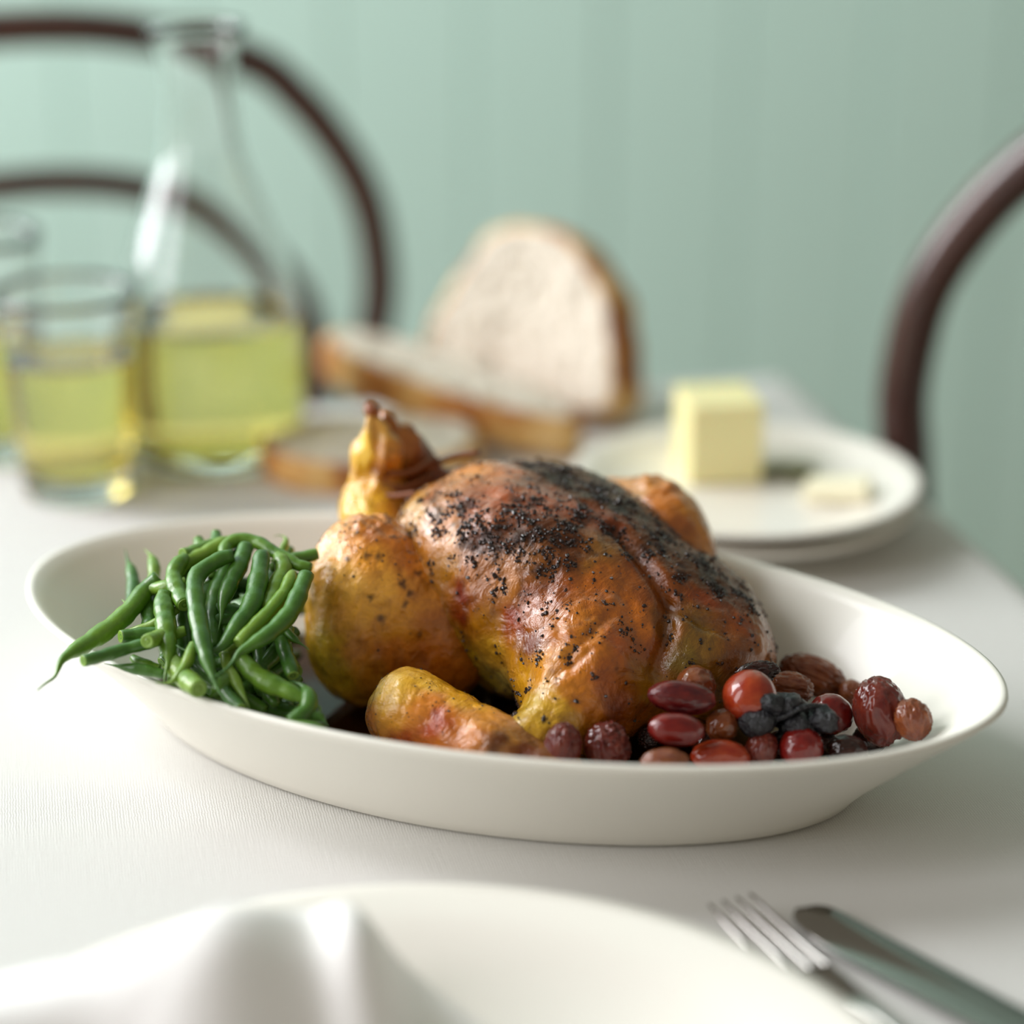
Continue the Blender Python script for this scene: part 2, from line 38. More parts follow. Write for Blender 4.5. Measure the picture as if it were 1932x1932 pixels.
BEANS = [('b1', 't', 0.00372, [(-0.175, 0.7371, 0.055), (-0.1727, 0.7399, 0.0563), (-0.1695, 0.7432, 0.0578), (-0.1685, 0.7494, 0.0606), (-0.1665, 0.7537, 0.0617), (-0.1601, 0.7647, 0.0625), (-0.1522, 0.776, 0.065), (-0.1468, 0.7841, 0.0682), (-0.1426, 0.792, 0.0725), (-0.1376, 0.7943, 0.0765)]), ('b2', 'c', 0.00249, [(-0.1585, 0.7425, 0.0644), (-0.1521, 0.7483, 0.0639), (-0.1451, 0.7539, 0.064), (-0.1385, 0.756, 0.065), (-0.1325, 0.7563, 0.0658)]), ('b3', 'c', 0.00311, [(-0.1358, 0.7504, 0.0688), (-0.1332, 0.7584, 0.0666), (-0.1285, 0.7632, 0.0662), (-0.1237, 0.7648, 0.0668)]), ('b4', 'c', 0.00293, [(-0.1483, 0.7645, 0.0645), (-0.1434, 0.7674, 0.0637), (-0.1375, 0.7687, 0.0638), (-0.1302, 0.7679, 0.065)]), ('b5', 't', 0.00193, [(-0.1515, 0.7749, 0.0637), (-0.1488, 0.7723, 0.0638), (-0.145, 0.7715, 0.0643), (-0.1399, 0.7715, 0.0654), (-0.1339, 0.773, 0.0676), (-0.1282, 0.777, 0.0704)]), ('b6', 't', 0.00367, [(-0.1286, 0.7386, 0.0569), (-0.1285, 0.7428, 0.0589), (-0.1281, 0.7492, 0.0617), (-0.1294, 0.758, 0.0654), (-0.1318, 0.7688, 0.0695), (-0.1339, 0.779, 0.0728), (-0.1335, 0.7827, 0.0746)]), ('b7', 't', 0.0028, [(-0.1525, 0.7937, 0.0675), (-0.15, 0.7898, 0.0676), (-0.1473, 0.7903, 0.0688), (-0.1458, 0.7942, 0.0707), (-0.1406, 0.7924, 0.0728), (-0.133, 0.7881, 0.0752), (-0.1267, 0.7903, 0.0763)]), ('b8', 'c', 0.00323, [(-0.1251, 0.7748, 0.0732), (-0.1281, 0.7818, 0.0745), (-0.1312, 0.7902, 0.077), (-0.1312, 0.7967, 0.0795), (-0.1282, 0.8031, 0.0819)]), ('b9', 't', 0.0032, [(-0.1016, 0.7231, 0.0548), (-0.104, 0.726, 0.0562), (-0.1066, 0.7294, 0.0578), (-0.1091, 0.7341, 0.0599), (-0.1126, 0.7431, 0.0639), (-0.1157, 0.7532, 0.0682), (-0.1186, 0.7637, 0.0725), (-0.1209, 0.7749, 0.077), (-0.1217, 0.7834, 0.0802), (-0.1196, 0.7885, 0.0821), (-0.1131, 0.7946, 0.0844), (-0.1085, 0.7963, 0.085)]), ('b10', 't', 0.00324, [(-0.1111, 0.7624, 0.0674), (-0.1106, 0.7691, 0.0702), (-0.1107, 0.7774, 0.0735), (-0.1084, 0.7889, 0.078), (-0.106, 0.7978, 0.0813), (-0.1048, 0.8072, 0.0847)]), ('b11', 't', 0.00363, [(-0.1257, 0.7534, 0.0659), (-0.1217, 0.7509, 0.0649), (-0.1154, 0.7502, 0.0646), (-0.1102, 0.7512, 0.065), (-0.107, 0.7551, 0.0667), (-0.1036, 0.7628, 0.0699), (-0.0995, 0.7719, 0.0736), (-0.098, 0.7862, 0.0791), (-0.0978, 0.7997, 0.0841)]), ('b12', 'c', 0.00323, [(-0.093, 0.7707, 0.0708), (-0.0927, 0.7785, 0.073), (-0.0911, 0.7877, 0.0761), (-0.0892, 0.7967, 0.0795), (-0.0921, 0.8043, 0.0823)]), ('b13', 't', 0.00337, [(-0.1111, 0.7339, 0.0606), (-0.1059, 0.7381, 0.0625), (-0.1027, 0.7427, 0.0645), (-0.1011, 0.7461, 0.066), (-0.0969, 0.7498, 0.0676), (-0.0912, 0.7548, 0.0697), (-0.0853, 0.7627, 0.0729), (-0.0822, 0.7709, 0.0762), (-0.0792, 0.7847, 0.0815)]), ('b14', 'c', 0.00267, [(-0.1024, 0.7539, 0.0662), (-0.0981, 0.7612, 0.0692), (-0.0926, 0.7693, 0.0725), (-0.0872, 0.7798, 0.0767), (-0.085, 0.7898, 0.0805)]), ('b15', 'c', 0.00263, [(-0.1132, 0.8041, 0.0815), (-0.1126, 0.8106, 0.0839), (-0.1077, 0.8136, 0.0849), (-0.101, 0.8121, 0.0844), (-0.0958, 0.8079, 0.0829), (-0.0894, 0.8035, 0.0813), (-0.0838, 0.7994, 0.0798), (-0.0783, 0.7982, 0.0793)]), ('b16', 'c', 0.00296, [(-0.1319, 0.7973, 0.0761), (-0.1285, 0.8042, 0.0787), (-0.1218, 0.8092, 0.0806), (-0.1151, 0.8155, 0.0828), (-0.1111, 0.8173, 0.0835)]), ('b17', 'c', 0.00286, [(-0.1297, 0.8062, 0.0816), (-0.1262, 0.8109, 0.0806), (-0.1213, 0.8165, 0.0811), (-0.1167, 0.8195, 0.0822)]), ('b18', 'c', 0.00235, [(-0.1191, 0.8266, 0.0827), (-0.1186, 0.8223, 0.0811), (-0.1186, 0.8147, 0.0784), (-0.1189, 0.806, 0.0751)]), ('b19', 'c', 0.00234, [(-0.1259, 0.8229, 0.0814), (-0.124, 0.8177, 0.0795), (-0.1206, 0.8097, 0.0765), (-0.118, 0.8017, 0.0735)]), ('b20', 't', 0.0026, [(-0.1584, 0.8384, 0.0711), (-0.1566, 0.832, 0.0693), (-0.1537, 0.8238, 0.0672), (-0.1514, 0.8139, 0.0639), (-0.1508, 0.8008, 0.0603)]), ('b21', 't', 0.00237, [(-0.1496, 0.8326, 0.0734), (-0.1458, 0.8262, 0.0727), (-0.1434, 0.8179, 0.0703), (-0.1428, 0.8083, 0.0662)]), ('b22', 'c', 0.00312, [(-0.1428, 0.7982, 0.0686), (-0.1414, 0.7894, 0.0662), (-0.1398, 0.7798, 0.0636), (-0.1394, 0.7709, 0.0609)]), ('b23', 'c', 0.00378, [(-0.1146, 0.7313, 0.0582), (-0.1204, 0.7407, 0.0577), (-0.1248, 0.7483, 0.0585), (-0.1274, 0.7536, 0.0609)]), ('b24', 't', 0.00277, [(-0.114, 0.7361, 0.0516), (-0.1105, 0.7382, 0.0526), (-0.1078, 0.7419, 0.0543), (-0.1055, 0.7466, 0.0565)]), ('b25', 't', 0.00199, [(-0.096, 0.7296, 0.0494), (-0.0973, 0.7334, 0.0512), (-0.1008, 0.7398, 0.0542), (-0.1037, 0.7452, 0.0567), (-0.1062, 0.7497, 0.0587), (-0.1077, 0.7553, 0.0612)]), ('b26', 't', 0.00358, [(-0.0729, 0.7298, 0.0486), (-0.0705, 0.7314, 0.0494), (-0.0714, 0.7334, 0.0503), (-0.0738, 0.7345, 0.0509), (-0.0775, 0.737, 0.0521), (-0.0843, 0.7405, 0.0537), (-0.0927, 0.7447, 0.0556), (-0.0991, 0.7506, 0.0583), (-0.1023, 0.755, 0.0603)]), ('b27', 't', 0.00295, [(-0.0836, 0.7421, 0.0557), (-0.0814, 0.7424, 0.0558), (-0.079, 0.7417, 0.0555), (-0.0765, 0.7394, 0.0544), (-0.0748, 0.7359, 0.0528), (-0.0749, 0.7314, 0.0506), (-0.0779, 0.7276, 0.0488), (-0.0809, 0.7254, 0.0477)]), ('b28', 't', 0.00232, [(-0.0617, 0.719, 0.0459), (-0.0666, 0.7201, 0.0465), (-0.0715, 0.7214, 0.0471), (-0.0773, 0.7223, 0.0475), (-0.0822, 0.7232, 0.048)]), ('b29', 't', 0.00162, [(-0.0762, 0.7573, 0.0621), (-0.0788, 0.7597, 0.0631), (-0.0818, 0.7622, 0.0642), (-0.0857, 0.7666, 0.066), (-0.0893, 0.773, 0.0687)]), ('b30', 't', 0.00218, [(-0.1314, 0.7372, 0.058), (-0.1281, 0.737, 0.0579), (-0.1253, 0.7379, 0.0583), (-0.1224, 0.7419, 0.0601), (-0.1205, 0.7474, 0.0626), (-0.1194, 0.7548, 0.0658)]), ('b31', 'c', 0.00256, [(-0.0991, 0.7285, 0.0514), (-0.1026, 0.7337, 0.0517), (-0.1062, 0.7395, 0.0532), (-0.1086, 0.7442, 0.0554)]), ('b32', 'c', 0.00272, [(-0.0817, 0.7475, 0.0561), (-0.0837, 0.7534, 0.0588), (-0.0863, 0.7603, 0.0618), (-0.0888, 0.7671, 0.0647)]), ('b33', 't', 0.00218, [(-0.1529, 0.7521, 0.059), (-0.1459, 0.7506, 0.0583), (-0.1378, 0.7492, 0.0577), (-0.1297, 0.7473, 0.0568)]), ('b34', 't', 0.0015, [(-0.0961, 0.8266, 0.0813), (-0.0936, 0.8272, 0.0815), (-0.0908, 0.8248, 0.0806), (-0.0919, 0.8181, 0.0782), (-0.095, 0.8122, 0.076)]), ('b35', 'c', 0.00274, [(-0.0775, 0.8129, 0.0791), (-0.0832, 0.8109, 0.0783), (-0.0894, 0.8085, 0.0775), (-0.0953, 0.805, 0.0762)]), ('b36', 't', 0.00214, [(-0.067, 0.7254, 0.0456), (-0.07, 0.7292, 0.0474), (-0.0732, 0.7303, 0.0479), (-0.0791, 0.7314, 0.0485)]), ('b37', 'c', 0.0024, [(-0.1324, 0.7523, 0.0566), (-0.1365, 0.7533, 0.0571), (-0.1403, 0.7552, 0.058), (-0.1431, 0.7577, 0.059)]), ('b38', 'c', 0.00318, [(-0.1053, 0.8202, 0.0797), (-0.1107, 0.8113, 0.0764), (-0.1155, 0.797, 0.0709), (-0.1161, 0.7835, 0.0654), (-0.1134, 0.7681, 0.0588)]), ('b39', 'c', 0.00312, [(-0.0845, 0.7999, 0.0742), (-0.0914, 0.7834, 0.0676), (-0.1004, 0.7704, 0.0622), (-0.1095, 0.7604, 0.0578)]), ('b40', 'c', 0.0031, [(-0.1275, 0.7933, 0.0702), (-0.1269, 0.7799, 0.0647), (-0.1244, 0.7671, 0.0592), (-0.1243, 0.7573, 0.0548)]), ('b41', 'c', 0.00286, [(-0.0952, 0.7792, 0.0628), (-0.0961, 0.7665, 0.0573), (-0.0929, 0.752, 0.0507), (-0.0881, 0.7428, 0.0463)]), ('b42', 'c', 0.00285, [(-0.1293, 0.774, 0.0606), (-0.1198, 0.7616, 0.0551), (-0.1066, 0.7497, 0.0496), (-0.0919, 0.7406, 0.0452)]), ('b43', 'c', 0.00287, [(-0.1118, 0.781, 0.062), (-0.1067, 0.7708, 0.0576), (-0.0977, 0.761, 0.0532), (-0.0871, 0.7539, 0.0498)]), ('f1', 'c', 0.00322, [(-0.1182, 0.7894, 0.0578), (-0.1152, 0.8093, 0.0661), (-0.1103, 0.8299, 0.0741)]), ('f2', 'c', 0.00311, [(-0.119, 0.791, 0.0619), (-0.1099, 0.7745, 0.0547), (-0.1, 0.7595, 0.0478)]), ('f3', 'c', 0.00318, [(-0.1147, 0.8128, 0.0654), (-0.1014, 0.8136, 0.0656), (-0.0884, 0.8086, 0.0636)]), ('f4', 'c', 0.00314, [(-0.1116, 0.7754, 0.0485), (-0.101, 0.7899, 0.055), (-0.0869, 0.801, 0.0598)]), ('f5', 'c', 0.00316, [(-0.1146, 0.8104, 0.0677), (-0.0997, 0.808, 0.0667), (-0.0852, 0.8102, 0.0675)]), ('f6', 'c', 0.00312, [(-0.1006, 0.7702, 0.057), (-0.0923, 0.7839, 0.0629), (-0.0844, 0.7987, 0.069)]), ('f7', 'c', 0.00315, [(-0.1323, 0.8042, 0.0641), (-0.1208, 0.7926, 0.0592), (-0.1096, 0.7814, 0.0543)]), ('f9', 'c', 0.00306, [(-0.1233, 0.776, 0.0579), (-0.1108, 0.7758, 0.0577), (-0.0984, 0.7722, 0.0561)]), ('f10', 'c', 0.0031, [(-0.1081, 0.7663, 0.0538), (-0.096, 0.7754, 0.0578), (-0.0872, 0.7889, 0.0636)]), ('f11', 'c', 0.0031, [(-0.1093, 0.7898, 0.0654), (-0.1007, 0.7801, 0.0613), (-0.0915, 0.7718, 0.0576)]), ('f12', 'c', 0.00311, [(-0.1317, 0.792, 0.0653), (-0.1124, 0.7894, 0.0642), (-0.0943, 0.78, 0.0602)]), ('f14', 'c', 0.00309, [(-0.1189, 0.7701, 0.0517), (-0.1058, 0.7737, 0.0534), (-0.096, 0.7836, 0.0577)]), ('f15', 'c', 0.00312, [(-0.1071, 0.794, 0.0591), (-0.0985, 0.783, 0.0543), (-0.0949, 0.7699, 0.0483)]), ('f16', 'c', 0.00312, [(-0.1029, 0.7899, 0.0658), (-0.0933, 0.7956, 0.0681), (-0.0821, 0.796, 0.0683)]), ('f17', 'c', 0.00312, [(-0.1348, 0.7738, 0.0491), (-0.1246, 0.7831, 0.0533), (-0.1138, 0.7921, 0.0572)]), ('f19', 'c', 0.00309, [(-0.1218, 0.7877, 0.0628), (-0.1138, 0.7745, 0.0571), (-0.1056, 0.7622, 0.0515)]), ('f21', 'c', 0.00308, [(-0.1156, 0.7784, 0.0517), (-0.1074, 0.7706, 0.0481), (-0.0971, 0.7682, 0.0469)]), ('f22', 'c', 0.00313, [(-0.1235, 0.7773, 0.0613), (-0.1217, 0.7895, 0.0664), (-0.1187, 0.8018, 0.0713)]), ('f23', 'c', 0.00308, [(-0.1291, 0.7751, 0.0611), (-0.1141, 0.781, 0.0636), (-0.0979, 0.7829, 0.0644)]), ('f24', 'c', 0.0031, [(-0.1281, 0.7762, 0.0606), (-0.112, 0.7822, 0.0632), (-0.0974, 0.792, 0.0672)]), ('f25', 'c', 0.00313, [(-0.1218, 0.797, 0.0586), (-0.1084, 0.7956, 0.058), (-0.0949, 0.7944, 0.0574)]), ('f26', 'c', 0.00316, [(-0.1504, 0.8074, 0.0618), (-0.13, 0.7956, 0.0647), (-0.1125, 0.8006, 0.0667)]), ('f27', 'c', 0.00308, [(-0.1195, 0.7819, 0.058), (-0.1064, 0.7734, 0.0542), (-0.0938, 0.7644, 0.0501)]), ('f28', 'c', 0.00309, [(-0.1182, 0.7876, 0.067), (-0.1016, 0.7828, 0.065), (-0.0851, 0.7826, 0.0649)]), ('f29', 'c', 0.00311, [(-0.107, 0.7751, 0.0488), (-0.0948, 0.7814, 0.0516), (-0.0842, 0.7906, 0.0557)]), ('f30', 'c', 0.00317, [(-0.1399, 0.8097, 0.0644), (-0.1309, 0.7973, 0.0614), (-0.1243, 0.7864, 0.0567)]), ('f31', 'c', 0.00317, [(-0.1446, 0.8101, 0.0644), (-0.1292, 0.797, 0.0639), (-0.1152, 0.7893, 0.0606)]), ('f32', 'c', 0.00312, [(-0.1238, 0.7941, 0.06), (-0.1167, 0.7834, 0.0554), (-0.1122, 0.7719, 0.0502)]), ('f33', 'c', 0.00317, [(-0.1289, 0.7762, 0.0511), (-0.1222, 0.7928, 0.0585), (-0.1169, 0.8114, 0.0662)]), ('f34', 'c', 0.00315, [(-0.1413, 0.7898, 0.0643), (-0.1325, 0.7969, 0.0706), (-0.1233, 0.8075, 0.0747)]), ('f36', 'c', 0.00314, [(-0.1265, 0.7839, 0.0536), (-0.1132, 0.7916, 0.057), (-0.0996, 0.7995, 0.0603)]), ('f39', 'c', 0.00317, [(-0.1381, 0.8119, 0.0654), (-0.1229, 0.8055, 0.0635), (-0.1082, 0.8074, 0.0643)]), ('f41', 'c', 0.00322, [(-0.1004, 0.7915, 0.059), (-0.0964, 0.8107, 0.067), (-0.0901, 0.8302, 0.0745)]), ('f42', 'c', 0.00316, [(-0.1197, 0.8104, 0.0702), (-0.111, 0.7908, 0.0622), (-0.0986, 0.7752, 0.0554)]), ('f43', 'c', 0.00313, [(-0.1373, 0.7983, 0.0618), (-0.1234, 0.7845, 0.057), (-0.1083, 0.7758, 0.0531)]), ('h1', 'c', 0.00306, [(-0.1104, 0.7736, 0.0558), (-0.1038, 0.765, 0.052), (-0.0976, 0.7564, 0.0479)]), ('h4', 'c', 0.00304, [(-0.1099, 0.7586, 0.046), (-0.1026, 0.7647, 0.0489), (-0.0935, 0.7684, 0.0506)]), ('h8', 'c', 0.00303, [(-0.1101, 0.7622, 0.0453), (-0.1027, 0.7591, 0.0438), (-0.0974, 0.7532, 0.0408)]), ('h9', 'c', 0.00304, [(-0.1072, 0.7508, 0.0447), (-0.0963, 0.7582, 0.0483), (-0.086, 0.7668, 0.0522)]), ('h14', 'c', 0.00302, [(-0.1031, 0.7609, 0.0488), (-0.0943, 0.7604, 0.0486), (-0.0858, 0.758, 0.0475)]), ('h15', 'c', 0.00304, [(-0.0925, 0.7517, 0.0412), (-0.0897, 0.7594, 0.0449), (-0.0834, 0.7648, 0.0475)]), ('h16', 'c', 0.00309, [(-0.1095, 0.7747, 0.052), (-0.098, 0.7771, 0.053), (-0.0884, 0.7838, 0.056)]), ('h17', 'c', 0.00308, [(-0.1107, 0.7826, 0.0576), (-0.0975, 0.7758, 0.0545), (-0.0863, 0.7661, 0.0501)]), ('h18', 'c', 0.00303, [(-0.1145, 0.7638, 0.0534), (-0.1038, 0.7644, 0.0536), (-0.093, 0.7628, 0.0529)]), ('h20', 'c', 0.00305, [(-0.1106, 0.7707, 0.0487), (-0.1002, 0.7606, 0.0439), (-0.0877, 0.7539, 0.0406)]), ('h21', 'c', 0.00305, [(-0.102, 0.771, 0.0495), (-0.0919, 0.7649, 0.0467), (-0.082, 0.7588, 0.0437)]), ('h22', 'c', 0.00305, [(-0.0889, 0.7689, 0.0502), (-0.0851, 0.7612, 0.0466), (-0.0788, 0.7554, 0.0437)]), ('h23', 'c', 0.00308, [(-0.1046, 0.7637, 0.0428), (-0.097, 0.7725, 0.0469), (-0.0873, 0.7793, 0.0501)]), ('h27', 'c', 0.00306, [(-0.0954, 0.7581, 0.0537), (-0.0894, 0.7671, 0.0578), (-0.0857, 0.7779, 0.0624)]), ('h28', 'c', 0.00306, [(-0.0936, 0.7712, 0.0493), (-0.0885, 0.763, 0.0455), (-0.0806, 0.7576, 0.0429)]), ('h30', 'c', 0.00303, [(-0.1016, 0.7643, 0.054), (-0.0962, 0.7578, 0.051), (-0.0934, 0.7502, 0.0474)]), ('h35', 'c', 0.00304, [(-0.1086, 0.7671, 0.0475), (-0.1016, 0.762, 0.045), (-0.0967, 0.7551, 0.0417)]), ('h36', 'c', 0.00303, [(-0.0935, 0.7493, 0.0408), (-0.0885, 0.7576, 0.0448), (-0.0809, 0.764, 0.0479)]), ('h38', 'c', 0.00307, [(-0.1062, 0.7726, 0.0528), (-0.0953, 0.7736, 0.0532), (-0.085, 0.777, 0.0548)]), ('u0', 'c', 0.0036, [(-0.1156, 0.8015, 0.0135), (-0.126, 0.8224, 0.0135), (-0.1397, 0.8413, 0.0154)]), ('u1', 'c', 0.0036, [(-0.1219, 0.8446, 0.0135), (-0.1148, 0.8618, 0.0135), (-0.1066, 0.8785, 0.0115)]), ('u2', 'c', 0.0036, [(-0.0921, 0.7913, 0.0135), (-0.0965, 0.8104, 0.0135), (-0.1079, 0.8263, 0.0142)]), ('u3', 'c', 0.0036, [(-0.1408, 0.8434, 0.0135), (-0.1252, 0.8663, 0.0135), (-0.1038, 0.8839, 0.0151)]), ('u4', 'c', 0.0036, [(-0.0915, 0.7887, 0.0135), (-0.1116, 0.8002, 0.0135), (-0.1295, 0.8149, 0.0152)]), ('u5', 'c', 0.0036, [(-0.1001, 0.7982, 0.0135), (-0.1047, 0.8255, 0.0135), (-0.1155, 0.851, 0.0131)]), ('u6', 'c', 0.0036, [(-0.0831, 0.7749, 0.0135), (-0.0951, 0.79, 0.0135), (-0.1096, 0.8028, 0.0134)]), ('u7', 'c', 0.0036, [(-0.1038, 0.7948, 0.0135), (-0.1119, 0.8171, 0.0135), (-0.1223, 0.8385, 0.0141)]), ('u8', 'c', 0.0036, [(-0.1226, 0.8247, 0.0135), (-0.1097, 0.8363, 0.0135), (-0.0997, 0.8505, 0.0128)]), ('u9', 'c', 0.0036, [(-0.1116, 0.8207, 0.0135), (-0.1174, 0.838, 0.0135), (-0.1254, 0.8545, 0.0153)]), ('u10', 'c', 0.0036, [(-0.0937, 0.8336, 0.0135), (-0.1136, 0.851, 0.0135), (-0.1314, 0.8705, 0.0137)]), ('u11', 'c', 0.0036, [(-0.1078, 0.8419, 0.0225), (-0.1201, 0.8558, 0.0225), (-0.1346, 0.8676, 0.0234)]), ('u12', 'c', 0.0036, [(-0.0986, 0.8022, 0.0225), (-0.1038, 0.8202, 0.0225), (-0.1081, 0.8384, 0.0232)]), ('u13', 'c', 0.0036, [(-0.1249, 0.8095, 0.0225), (-0.1231, 0.8367, 0.0225), (-0.1177, 0.8635, 0.0209)]), ('u14', 'c', 0.0036, [(-0.1088, 0.7861, 0.0225), (-0.1025, 0.8046, 0.0225), (-0.0968, 0.8234, 0.0228)]), ('u15', 'c', 0.0036, [(-0.1181, 0.7903, 0.0225), (-0.1301, 0.8155, 0.0225), (-0.1413, 0.8411, 0.022)]), ('u16', 'c', 0.0036, [(-0.1332, 0.8373, 0.0225), (-0.1195, 0.8532, 0.0225), (-0.105, 0.8682, 0.0214)]), ('u17', 'c', 0.0036, [(-0.1023, 0.8052, 0.0225), (-0.1116, 0.8285, 0.0225), (-0.1191, 0.8525, 0.0206)]), ('u18', 'c', 0.0036, [(-0.123, 0.8112, 0.0225), (-0.1047, 0.8234, 0.0225), (-0.0891, 0.8389, 0.024)]), ('u19', 'c', 0.0036, [(-0.1233, 0.7881, 0.0225), (-0.131, 0.8114, 0.0225), (-0.1317, 0.836, 0.0216)]), ('u20', 'c', 0.0036, [(-0.0911, 0.8586, 0.0225), (-0.1081, 0.8635, 0.0225), (-0.1239, 0.8716, 0.0236)]), ('u21', 'c', 0.0036, [(-0.1173, 0.8328, 0.0225), (-0.1303, 0.8565, 0.0225), (-0.1416, 0.8811, 0.0236)]), ('u22', 'c', 0.0036, [(-0.0922, 0.7801, 0.0315), (-0.1044, 0.8053, 0.0315), (-0.1136, 0.8318, 0.0305)]), ('u23', 'c', 0.0036, [(-0.0881, 0.7468, 0.0315), (-0.0863, 0.7662, 0.0315), (-0.088, 0.7856, 0.0325)]), ('u24', 'c', 0.0036, [(-0.0823, 0.7686, 0.0315), (-0.0968, 0.789, 0.0315), (-0.1104, 0.8101, 0.0304)]), ('u25', 'c', 0.0036, [(-0.1389, 0.8206, 0.0315), (-0.1359, 0.8469, 0.0315), (-0.1298, 0.8726, 0.0333)]), ('u26', 'c', 0.0036, [(-0.1339, 0.7962, 0.0315), (-0.1361, 0.8165, 0.0315), (-0.1442, 0.8353, 0.0309)]), ('u27', 'c', 0.0036, [(-0.1096, 0.8251, 0.0315), (-0.1086, 0.8433, 0.0315), (-0.1028, 0.8606, 0.0313)]), ('u28', 'c', 0.0036, [(-0.1088, 0.8212, 0.0315), (-0.1245, 0.8466, 0.0315), (-0.1416, 0.871, 0.032)]), ('u29', 'c', 0.0036, [(-0.101, 0.7662, 0.0315), (-0.0997, 0.7833, 0.0315), (-0.0946, 0.7997, 0.0297)]), ('u30', 'c', 0.0036, [(-0.124, 0.7754, 0.0315), (-0.1065, 0.79, 0.0315), (-0.0897, 0.8054, 0.0313)]), ('u31', 'c', 0.0036, [(-0.1329, 0.8437, 0.0315), (-0.1256, 0.8583, 0.0315), (-0.1139, 0.8698, 0.0321)]), ('u32', 'c', 0.0036, [(-0.1313, 0.8236, 0.0315), (-0.1107, 0.8324, 0.0315), (-0.0914, 0.8436, 0.0324)]), ('u33', 'c', 0.0036, [(-0.102, 0.8179, 0.0405), (-0.1208, 0.8398, 0.0405), (-0.1349, 0.8649, 0.0387)]), ('u34', 'c', 0.0036, [(-0.087, 0.8489, 0.0405), (-0.1064, 0.8566, 0.0405), (-0.125, 0.8658, 0.04)]), ('u35', 'c', 0.0036, [(-0.1057, 0.8115, 0.0405), (-0.1108, 0.8304, 0.0405), (-0.1135, 0.8498, 0.0411)]), ('u36', 'c', 0.0036, [(-0.133, 0.7893, 0.0405), (-0.1103, 0.7971, 0.0405), (-0.0908, 0.8112, 0.0422)]), ('u37', 'c', 0.0036, [(-0.1152, 0.8457, 0.0405), (-0.127, 0.8662, 0.0405), (-0.1384, 0.8869, 0.041)]), ('u38', 'c', 0.0036, [(-0.1095, 0.7919, 0.0405), (-0.1097, 0.8093, 0.0405), (-0.1107, 0.8267, 0.0412)]), ('u39', 'c', 0.0036, [(-0.0983, 0.7655, 0.0405), (-0.1161, 0.7804, 0.0405), (-0.1354, 0.7935, 0.0424)]), ('u40', 'c', 0.0036, [(-0.0847, 0.7845, 0.0405), (-0.0993, 0.8065, 0.0405), (-0.118, 0.8253, 0.0414)]), ('u41', 'c', 0.0036, [(-0.1075, 0.8315, 0.0405), (-0.1112, 0.8484, 0.0405), (-0.1213, 0.8626, 0.0396)]), ('u42', 'c', 0.0036, [(-0.1155, 0.7745, 0.0405), (-0.119, 0.7947, 0.0405), (-0.1232, 0.8147, 0.0385)]), ('u43', 'c', 0.0036, [(-0.0777, 0.7442, 0.0405), (-0.1019, 0.7582, 0.0405), (-0.1224, 0.777, 0.041)]), ('u44', 'c', 0.0036, [(-0.1014, 0.7706, 0.049), (-0.1186, 0.7765, 0.049), (-0.136, 0.7819, 0.0494)]), ('u45', 'c', 0.0036, [(-0.1019, 0.8337, 0.049), (-0.1182, 0.8523, 0.049), (-0.1323, 0.8727, 0.0488)]), ('u46', 'c', 0.0036, [(-0.0888, 0.8382, 0.049), (-0.0918, 0.8556, 0.049), (-0.0961, 0.8727, 0.0481)]), ('u47', 'c', 0.0036, [(-0.0999, 0.786, 0.049), (-0.1149, 0.7947, 0.049), (-0.1275, 0.8068, 0.0505)]), ('u48', 'c', 0.0036, [(-0.11, 0.7481, 0.049), (-0.103, 0.7696, 0.049), (-0.0918, 0.7893, 0.0487)]), ('u49', 'c', 0.0036, [(-0.099, 0.8113, 0.049), (-0.1142, 0.8366, 0.049), (-0.1299, 0.8615, 0.0493)])]
GRAPES = [('g1', (0.019, 0.7311, 0.035), 0.0072, 0.0096, 5), ('g2', (0.0358, 0.7389, 0.0311), 0.0095, 0.0105, -10), ('g3', (0.0637, 0.7447, 0.0484), 0.0134, 0.0065, 8), ('g4', (0.0603, 0.7285, 0.0432), 0.0105, 0.0062, 5), ('g5', (0.0789, 0.7445, 0.0367), 0.0066, 0.007, 0), ('g6', (0.0898, 0.7514, 0.0452), 0.0108, 0.0092, 25), ('g7', (0.1081, 0.7799, 0.0359), 0.0108, 0.0068, 8), ('g8', (0.1209, 0.8032, 0.0302), 0.0159, 0.0083, 25), ('g9', (0.0932, 0.7674, 0.0476), 0.0097, 0.0051, -15), ('g10', (0.0697, 0.7599, 0.0457), 0.0087, 0.0062, 15), ('g11', (0.1225, 0.7639, 0.0324), 0.0092, 0.0079, 20), ('g12', (0.1398, 0.7567, 0.037), 0.0107, 0.0143, -14), ('g13', (0.1506, 0.7473, 0.038), 0.0074, 0.0088, -20), ('g14', (0.0774, 0.7315, 0.03), 0.0116, 0.0069, 5), ('g15', (0.0558, 0.7165, 0.0359), 0.0092, 0.0054, 0), ('g16', (0.0927, 0.7371, 0.03), 0.0065, 0.0083, 25), ('g17', (0.1077, 0.7373, 0.031), 0.0087, 0.0083, 0), ('g18', (0.1255, 0.7407, 0.028), 0.0083, 0.0066, 10), ('g19', (0.1351, 0.7954, 0.0268), 0.0053, 0.0053, 30), ('g21', (0.0527, 0.7604, 0.024), 0.0051, 0.0047, 0), ('g22', (0.1375, 0.7627, 0.0221), 0.0071, 0.0061, 0), ('g23', (0.074, 0.7598, 0.022), 0.0055, 0.0051, 0), ('g24', (0.1026, 0.7571, 0.022), 0.0061, 0.0061, 0), ('g25', (0.1209, 0.7652, 0.0193), 0.0061, 0.0057, 0)]
CLUMP = (0.103, 0.7459, 0.04)
